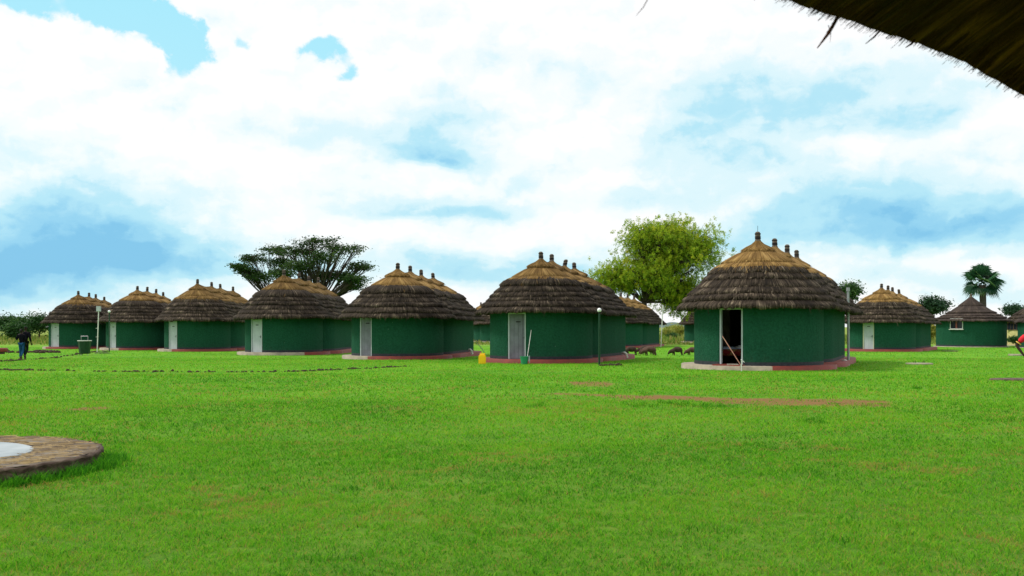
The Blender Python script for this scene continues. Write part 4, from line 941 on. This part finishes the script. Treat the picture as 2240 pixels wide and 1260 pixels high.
# ------------------------------------------------------------------ foreground thatch eave (round shelter, camera stands at its edge)
def shelter():
    cx, cy, R = 3.2, .8, 3.2; r = np.random.default_rng(8); t = empty('thatched_shelter', (cx, cy, 0), 'dark thatch eave hanging close overhead in the top right corner', 'shelter')
    def ez(a_):   # eave height by direction round the roof
        return 2.52+.05*np.sin(3*a_+.6)
    keys = []
    for px, py in ((1700, -8), (1765, 16), (1830, 37), (1900, 60), (2000, 92), (2100, 132), (2170, 172), (2240, 211), (2300, 250)):
        u = (px-1120)/F; A_, B_, Cc = 1+u*u, -2*(u*cx+cy), cx*cx+cy*cy-R*R; D = (-B_+math.sqrt(B_*B_-4*A_*Cc))/(2*A_)
        keys.append((math.atan2(D-cy, u*D-cx), zpx(py, D)))
    keys.sort(); ka = np.array([k[0] for k in keys]); kz = np.array([k[1] for k in keys])
    def zedge(a_):
        a_ = (a_+math.pi/2) % (2*math.pi)-math.pi/2
        return np.interp(a_, ka, kz)
    n_ = 720; aa = np.linspace(0, 2*math.pi, n_); V, uv = [], []; prof = [(R+.05, .12, 0), (R+.02, .02, .1), (R-.01, -.005, .2), (R-.25, .10, .5), (R-.9, .52, 1.3), (1.2, 1.35, 2.6), (.05, 2.1, 3.8), (.04, 2.5, 4.2), (R-1, .95, 2), (R+.05, .12, 0)]
    for rr, dz, v in prof:
        j = r.normal(0, .004, n_); j[-1] = j[0]; ze = zedge(aa)*max(0, 1-(R-rr)/2.5 if rr < R else 1)+2.55*min(1, max(0, (R-rr)/2.5))
        V.append(np.column_stack([cx+(rr+j)*np.cos(aa), cy+(rr+j)*np.sin(aa), ze+dz+j])); uv.append(np.column_stack([aa*R, np.full(n_, v)]))
    k = len(prof); idx = np.arange(k*n_).reshape(k, n_); Fc = np.stack([idx[:-1, :-1], idx[:-1, 1:], idx[1:, 1:], idx[1:, :-1]], -1).reshape(-1, 4)
    rf = npmesh('roof', np.concatenate(V), Fc, M['dark_thatch'], t, tuv=np.concatenate(uv))
    # straws: hanging edge and underside
    m = 9000; a_ = r.uniform(ka[0]-.5, ka[-1]+.5, m); ins = r.uniform(0, 1.6, m)**1.5*.6; ins[:3200] = r.uniform(0, .05, 3200); L_ = r.uniform(.25, .7, m); wd = r.uniform(.0016, .0035, m)
    ov = np.where(np.arange(m) < 3200, np.minimum(r.exponential(.005, m), .03)+.002, -.0)
    rad = np.column_stack([np.cos(a_), np.sin(a_)]); tg = np.column_stack([-rad[:, 1], rad[:, 0]])
    z0 = zedge(a_)+ins*.62-.006-r.uniform(0, .012, m); 
    e = np.column_stack([cx+rad[:, 0]*(R-ins+ov*.7), cy+rad[:, 1]*(R-ins+ov*.7), z0-ov*.9]); sk = r.normal(0, .05, m)[:, None]
    inn = np.column_stack([-rad*L_[:, None]+tg*sk*L_[:, None], .60*L_])
    wv = np.column_stack([tg*wd[:, None], np.zeros(m)])
    Vs = np.stack([e-wv*.5, e+wv*.5, e+inn+wv, e+inn-wv], 1).reshape(-1, 3)
    U = np.repeat(np.column_stack([r.random(m)*50, r.random(m)*9]), 4, axis=0)
    npmesh('hanging_straw', Vs, np.arange(4*m).reshape(-1, 4), M['dark_thatch'], rf, tuv=U)
    b = MB()
    def stray(p, q, D1=3.0, D2=2.95, w_=.004): b.tube([P(*p, D1), P((p[0]+q[0])/2+3, (p[1]+q[1])/2, (D1+D2)/2), P(*q, D2)], [w_, w_, w_*.3], 5)
    stray((1832, 38), (1788, 105), 3.12, 3.05, .0055); stray((1828, 42), (1808, 72), 3.1, 3.05, .004); stray((1925, 66), (1893, 96), 3.2, 3.15, .003); stray((2000, 88), (1981, 104), 3.3, 3.25, .004)
    stray((1418, -4), (1391, 35), 2.6, 2.55, .0012); stray((1812, 55), (1816, 92), 3.08, 3.06, .0012)
    b.build('stray_straw', M['dark_thatch'], rf)
    for a_ in (R_(40), R_(-30), R_(-100), R_(-165)):
        b = MB(); x, y = cx+2.75*math.cos(a_), cy+2.75*math.sin(a_); b.tube([(x, y, -.1), (x+.02, y, 1.4), (x, y, 2.85)], .07, 9); b.build('post', M['wood'], t)
shelter()

# ------------------------------------------------------------------ people and pigs
def skinned(name, V, E, Rr, mat, parent, T, root=0, sub=1):
    me = bpy.data.meshes.new(name); me.from_pydata([T @ Vector(v) for v in V], E, []); o = bpy.data.objects.new(name, me); C.objects.link(o)
    md = o.modifiers.new('s', 'SKIN'); md.use_smooth_shade = True; md.branch_smoothing = .6
    sk = me.skin_vertices[0].data
    for i, r_ in enumerate(Rr):
        sk[i].radius = (r_, r_) if not isinstance(r_, tuple) else r_; sk[i].use_root = (i == root)
    sb = o.modifiers.new('b', 'SUBSURF'); sb.levels = sb.render_levels = sub
    dg = bpy.context.evaluated_depsgraph_get(); ev = o.evaluated_get(dg); m2 = bpy.data.meshes.new_from_object(ev)
    bpy.data.objects.remove(o); return link(name, m2, mat, parent, smooth=True)
def arm(sh, el, wr, kit, b0, side):
    """adds shoulder->elbow->wrist->palm and five fingers; returns verts, edges, radii"""
    sh, el, wr = map(Vector, (sh, el, wr)); d_ = (wr-el).normalized(); s_ = d_.cross(Vector((0, 1, 0)))
    if s_.length < .2: s_ = d_.cross(Vector((0, 0, 1)))
    s_.normalize(); palm = wr+d_*.07; v = [sh, el, wr, palm]; r_ = [.052, .040, .027, (.030)]; e = [(0, 1), (1, 2), (2, 3)]
    curl = d_.cross(s_)*.3
    for i, (o_, l_) in enumerate(((-.030, .055), (-.010, .075), (.010, .080), (.028, .070))):
        k = len(v); v += [palm+s_*o_+d_*.02, palm+s_*o_*1.1+d_*(.02+l_*.5)+curl*.02, palm+s_*o_*1.1+(d_*.8+curl)*(.02+l_)]; r_ += [.010, .009, .007]; e += [(3, k), (k, k+1), (k+1, k+2)]
    k = len(v); v += [wr+s_*-.035+d_*.04, wr+s_*-.055+d_*.075]; r_ += [.012, .009]; e += [(2, k), (k, k+1)]
    return [tuple(x) for x in v], [(a+b0, b+b0) for a, b in e], r_
def person(label, base, yaw, H, shirt, pants, J, hair='short', sleeves='long', trim=None, phone=False, extra=None):
    k = H/1.70; T = Matrix.Translation(base) @ Matrix.Rotation(yaw, 4, 'Z') @ Matrix.Scale(k, 4)
    t = empty('person', tuple(base), label, 'person')
    pel, sp, ch, nk = (0, 0, .93), (0, .0, 1.12), (0, 0, 1.33), (0, .0, 1.46)
    lean = J.get('lean', 0.)
    def L(p): return (p[0]+J.get('side', 0)*(p[2]-.93), p[1]+lean*(p[2]-.93), p[2])
    sp, ch, nk = L(sp), L(ch), L(nk); jaw, hd, tp_ = L((0, .03, 1.54)), L((0, .012, 1.615)), L((0, .0, 1.675))
    V = [pel, sp, ch, nk, jaw, hd, tp_]; Rr = [(.12, .09), (.105, .08), (.125, .08), (.052, .052), (.062, .07), (.078, .092), (.055, .065)]; E = [(i, i+1) for i in range(6)]
    for sd in (-1, 1):
        S = 'l' if sd < 0 else 'r'; b0 = len(V); sh = L((.175*sd, 0, 1.39)); av, ae, ar = arm(sh, L(J['el'+S]), L(J['wr'+S]), None, b0, sd)
        V += av; E += [(2, b0)]+ae; Rr += ar
    legs = {}
    for sd in (-1, 1):
        S = 'l' if sd < 0 else 'r'; b0 = len(V); hip = (.085*sd, 0, .87); kn, an = J['kn'+S], J['an'+S]; toe = J['to'+S]
        V += [hip, kn, an, toe]; Rr += [.085, .055, .038, (.035, .028)]; E += [(0, b0), (b0, b0+1), (b0+1, b0+2), (b0+2, b0+3)]; legs[S] = (hip, kn, an, toe)
    skinned('body', V, E, Rr, M['skin'], t, T)
    # clothes
    SV = [(0, 0, .90), sp, ch, L((0, 0, 1.43))]; SE = [(0, 1), (1, 2), (2, 3)]; SR = [(.155, .122), (.145, .115), (.180, .122), (.09, .085)]
    for sd in (-1, 1):
        S = 'l' if sd < 0 else 'r'; b0 = len(SV); sh = L((.18*sd, 0, 1.385)); el = Vector(L(J['el'+S])); wr = Vector(L(J['wr'+S])); shv = Vector(sh)
        if sleeves == 'long': SV += [sh, tuple(el), tuple(el.lerp(wr, .93))]; SR += [.084, .060, .044]; SE += [(2, b0), (b0, b0+1), (b0+1, b0+2)]
        else: SV += [sh, tuple(shv.lerp(el, .72))]; SR += [.078, .068]; SE += [(2, b0), (b0, b0+1)]
    skinned('shirt' if sleeves == 'short' else 'jacket', SV, SE, SR, shirt, t, T, 1)
    PV = [(0, 0, .92)]; PR = [(.115, .10)]; PE = []
    for S in 'lr':
        hip, kn, an, toe = legs[S]; b0 = len(PV); PV += [hip, kn, tuple(Vector(an)+Vector((0, 0, .03)))]; PR += [(.08, .095), .064, .05]; PE += [(0, b0), (b0, b0+1), (b0+1, b0+2)]
    skinned('trousers', PV, PE, PR, pants, t, T)
    for S in 'lr':
        hip, kn, an, toe = map(Vector, legs[S]); d_ = (toe-an); skinned('shoe', [tuple(an-d_*.25+Vector((0, 0, -.02))), tuple(an+d_*.4-Vector((0, 0, .02))), tuple(toe)], [(0, 1), (1, 2)], [(.045, .042), (.048, .04), (.042, .03)], M['shoe'], t, T, 0)
    hv = [L((0, -.02, 1.60)), L((0, -.012, 1.665)), L((0, .0, 1.70))]; hr = [(.080, .088), (.084, .092), (.05, .06)]; he = [(0, 1), (1, 2)]
    if hair == 'bun': hv += [L((0, -.13, 1.62)), L((0, -.15, 1.52))]; hr += [.06, .045]; he += [(0, 3), (3, 4)]
    skinned('hair', hv, he, hr, M['hair'], t, T, 0)
    fb = MB()                                                   # face: eyes, nose, mouth, ears
    for sd in (-1, 1):
        fb.sphere(L((.032*sd, .098, 1.615)), .012, 8, 0); fb.sphere(L((.086*sd, .005, 1.60)), .024, 8, 1, (.5, 1, 1.3))
    fb.sphere(L((0, .118, 1.588)), .018, 8, 1, (.9, 1.1, 1.2)); fb.box(L((0, .100, 1.552)), (.05, .012, .012), mi=2)
    for i, p_ in enumerate(fb.v): fb.v[i] = tuple(T @ Vector(p_))
    fb.build('face', [M['cloth_white'], M['skin'], M['snout']], t, smooth=True)
    if trim:
        for sd in (-1, 1):
            S = 'l' if sd < 0 else 'r'; sh = Vector(L((.18*sd, 0, 1.385))); el = Vector(L(J['el'+S])); p = sh.lerp(el, .73); q = sh.lerp(el, .80); b = MB(); b.tube([T @ p, T @ q], .068*k, 14); b.build('sleeve_trim', trim, t)
    if phone:
        p = T @ (Vector(L(J['wrl']))+Vector((-.05, .09, .03))); b = MB(); b.box(p, (.08, .02, .15), ex=(1, .4, 0), ez=(0, .5, 1))
        o = b.build('phone', M['black'], None, bevel=.004); tag(o, 'dark phone held up by the walker in blue jeans', 'phone')
    return t
D = 53.0
person('person in a black jacket and blue jeans walking away, looking at a phone', G(47, D), 0.05, 1.60, M['jacket'], M['jeans'],
       dict(ell=(-.27, -.02, 1.12), wrl=(-.30, .20, 1.17), elr=(.25, -.03, 1.12), wrr=(.22, .12, .92), knl=(-.08, .06, .47), anl=(-.08, .02, .08), tol=(-.09, .17, .03), knr=(.09, -.02, .47), anr=(.09, -.24, .16), tor=(.09, -.14, .04)), hair='bun', phone=True)
person('person in dark clothes walking close beside the one in blue jeans', G(56, D+.7), -.05, 1.74, M['jacket'], M['trousers'],
       dict(ell=(-.24, .0, 1.12), wrl=(-.26, .10, .9), elr=(.26, -.06, 1.12), wrr=(.29, .02, .86), knl=(-.08, .05, .47), anl=(-.08, .05, .08), tol=(-.09, .2, .03), knr=(.09, .0, .47), anr=(.10, -.22, .20), tor=(.10, -.16, .06)))
D = 23.5
person('man in a red shirt with yellow sleeve trim, cut off by the right edge', G(2261, D), math.pi*.97, 1.72, M['redshirt'], M['trousers'],
       dict(ell=(-.30, -.10, 1.10), wrl=(-.20, .10, .90), elr=(.36, -.05, 1.15), wrr=(.235, .09, .90), knl=(-.10, .04, .48), anl=(-.12, .0, .08), tol=(-.14, .15, .03), knr=(.08, .04, .48), anr=(.10, .0, .08), tor=(.12, .15, .03)), sleeves='short', trim=M['trim'])

def pig(px, D, yaw, L_, mat, label, headdown=1.):
    base = G(px, D); t = empty('pig', tuple(base), label, 'pig', 'dark pigs grazing behind the huts'); k = L_
    T = Matrix.Translation(base) @ Matrix.Rotation(yaw, 4, 'Z') @ Matrix.Diagonal((k*.94, k*1.05, k*1.2, 1))      # local +x = head
    hz = .42-.26*headdown
    V = [(-.30, 0, .36), (-.44, 0, .37), (-.12, 0, .345), (.10, 0, .335), (.26, 0, .335), (.38, 0, .31-.08*headdown), (.49, 0, hz+.07), (.57, 0, hz-.02), (.62, 0, hz-.09)]
    Rr = [(.135, .15), (.085, .11), (.15, .185), (.15, .19), (.125, .165), (.095, .125), (.068, .085), (.042, .048), (.034, .034)]
    E = [(0, 1), (0, 2), (2, 3), (3, 4), (4, 5), (5, 6), (6, 7), (7, 8)]
    for sd in (-1, 1):
        sw = .04*sd
        b0 = len(V); V += [(-.36, .075*sd, .24), (-.33+sw, .08*sd, .17), (-.40+sw, .08*sd, .10), (-.37+sw, .08*sd, .015)]; Rr += [.065, .040, .024, .024]; E += [(0, b0), (b0, b0+1), (b0+1, b0+2), (b0+2, b0+3)]
        b0 = len(V); V += [(.20, .075*sd, .23), (.21-sw, .08*sd, .12), (.20-sw, .08*sd, .015)]; Rr += [.058, .030, .024]; E += [(4, b0), (b0, b0+1), (b0+1, b0+2)]
    Rr = [tuple(x*1.25 for x in q) if isinstance(q, tuple) else q*1.3 for q in Rr]
    skinned('body', V, E, Rr, mat, t, T)
    b = MB()
    for sd in (-1, 1):
        c0 = (.43, .055*sd, hz+.13); b.add([(c0[0]-.02, c0[1]-.02, c0[2]), (c0[0]+.02, c0[1]+.03, c0[2]+.0), (c0[0]+.06, c0[1]+.04*sd, c0[2]+.07), (c0[0]-.0, c0[1]+.01, c0[2]+.02)], [(0, 1, 2), (1, 3, 2), (3, 0, 2), (0, 3, 1)])
    b.v = [tuple(T @ Vector(p)) for p in b.v]; b.build('ears', mat, t)
    b = MB(); b.tube([T @ Vector(p) for p in ((-.52, 0, .42), (-.56, .01, .38), (-.57, .02, .28))], [.016*k, .012*k, .008*k], 5); b.build('tail', mat, t)
    b = MB(); b.tube([T @ Vector((.635, 0, hz-.115)), T @ Vector((.655, 0, hz-.14))], .036*k, 8); b.build('snout', M['snout'], t)
pg = math.pi
pig(1379, 62.3, pg+.1, .98, M['hide'], 'pig half hidden behind the right end of the lamp hut')
pig(1411, 64.2, pg-.15, 1.08, M['hide'], 'pig at the back of the trio, just behind the middle pigs')
pig(1417, 62.9, pg+.12, 1.0, M['hide2'], 'reddish brown pig in the middle of the close trio')
pig(1421, 61.6, pg-.05, .98, M['hide2'], 'front pig of the close trio, head down to the left')
pig(1480, 62.0, pg+.0, .92, M['hide'], 'lone dark pig grazing in the open gap')
pig(1513, 62.5, pg+.1, .86, M['hide2'], 'pig with only its head and shoulders showing left of the nearest hut')
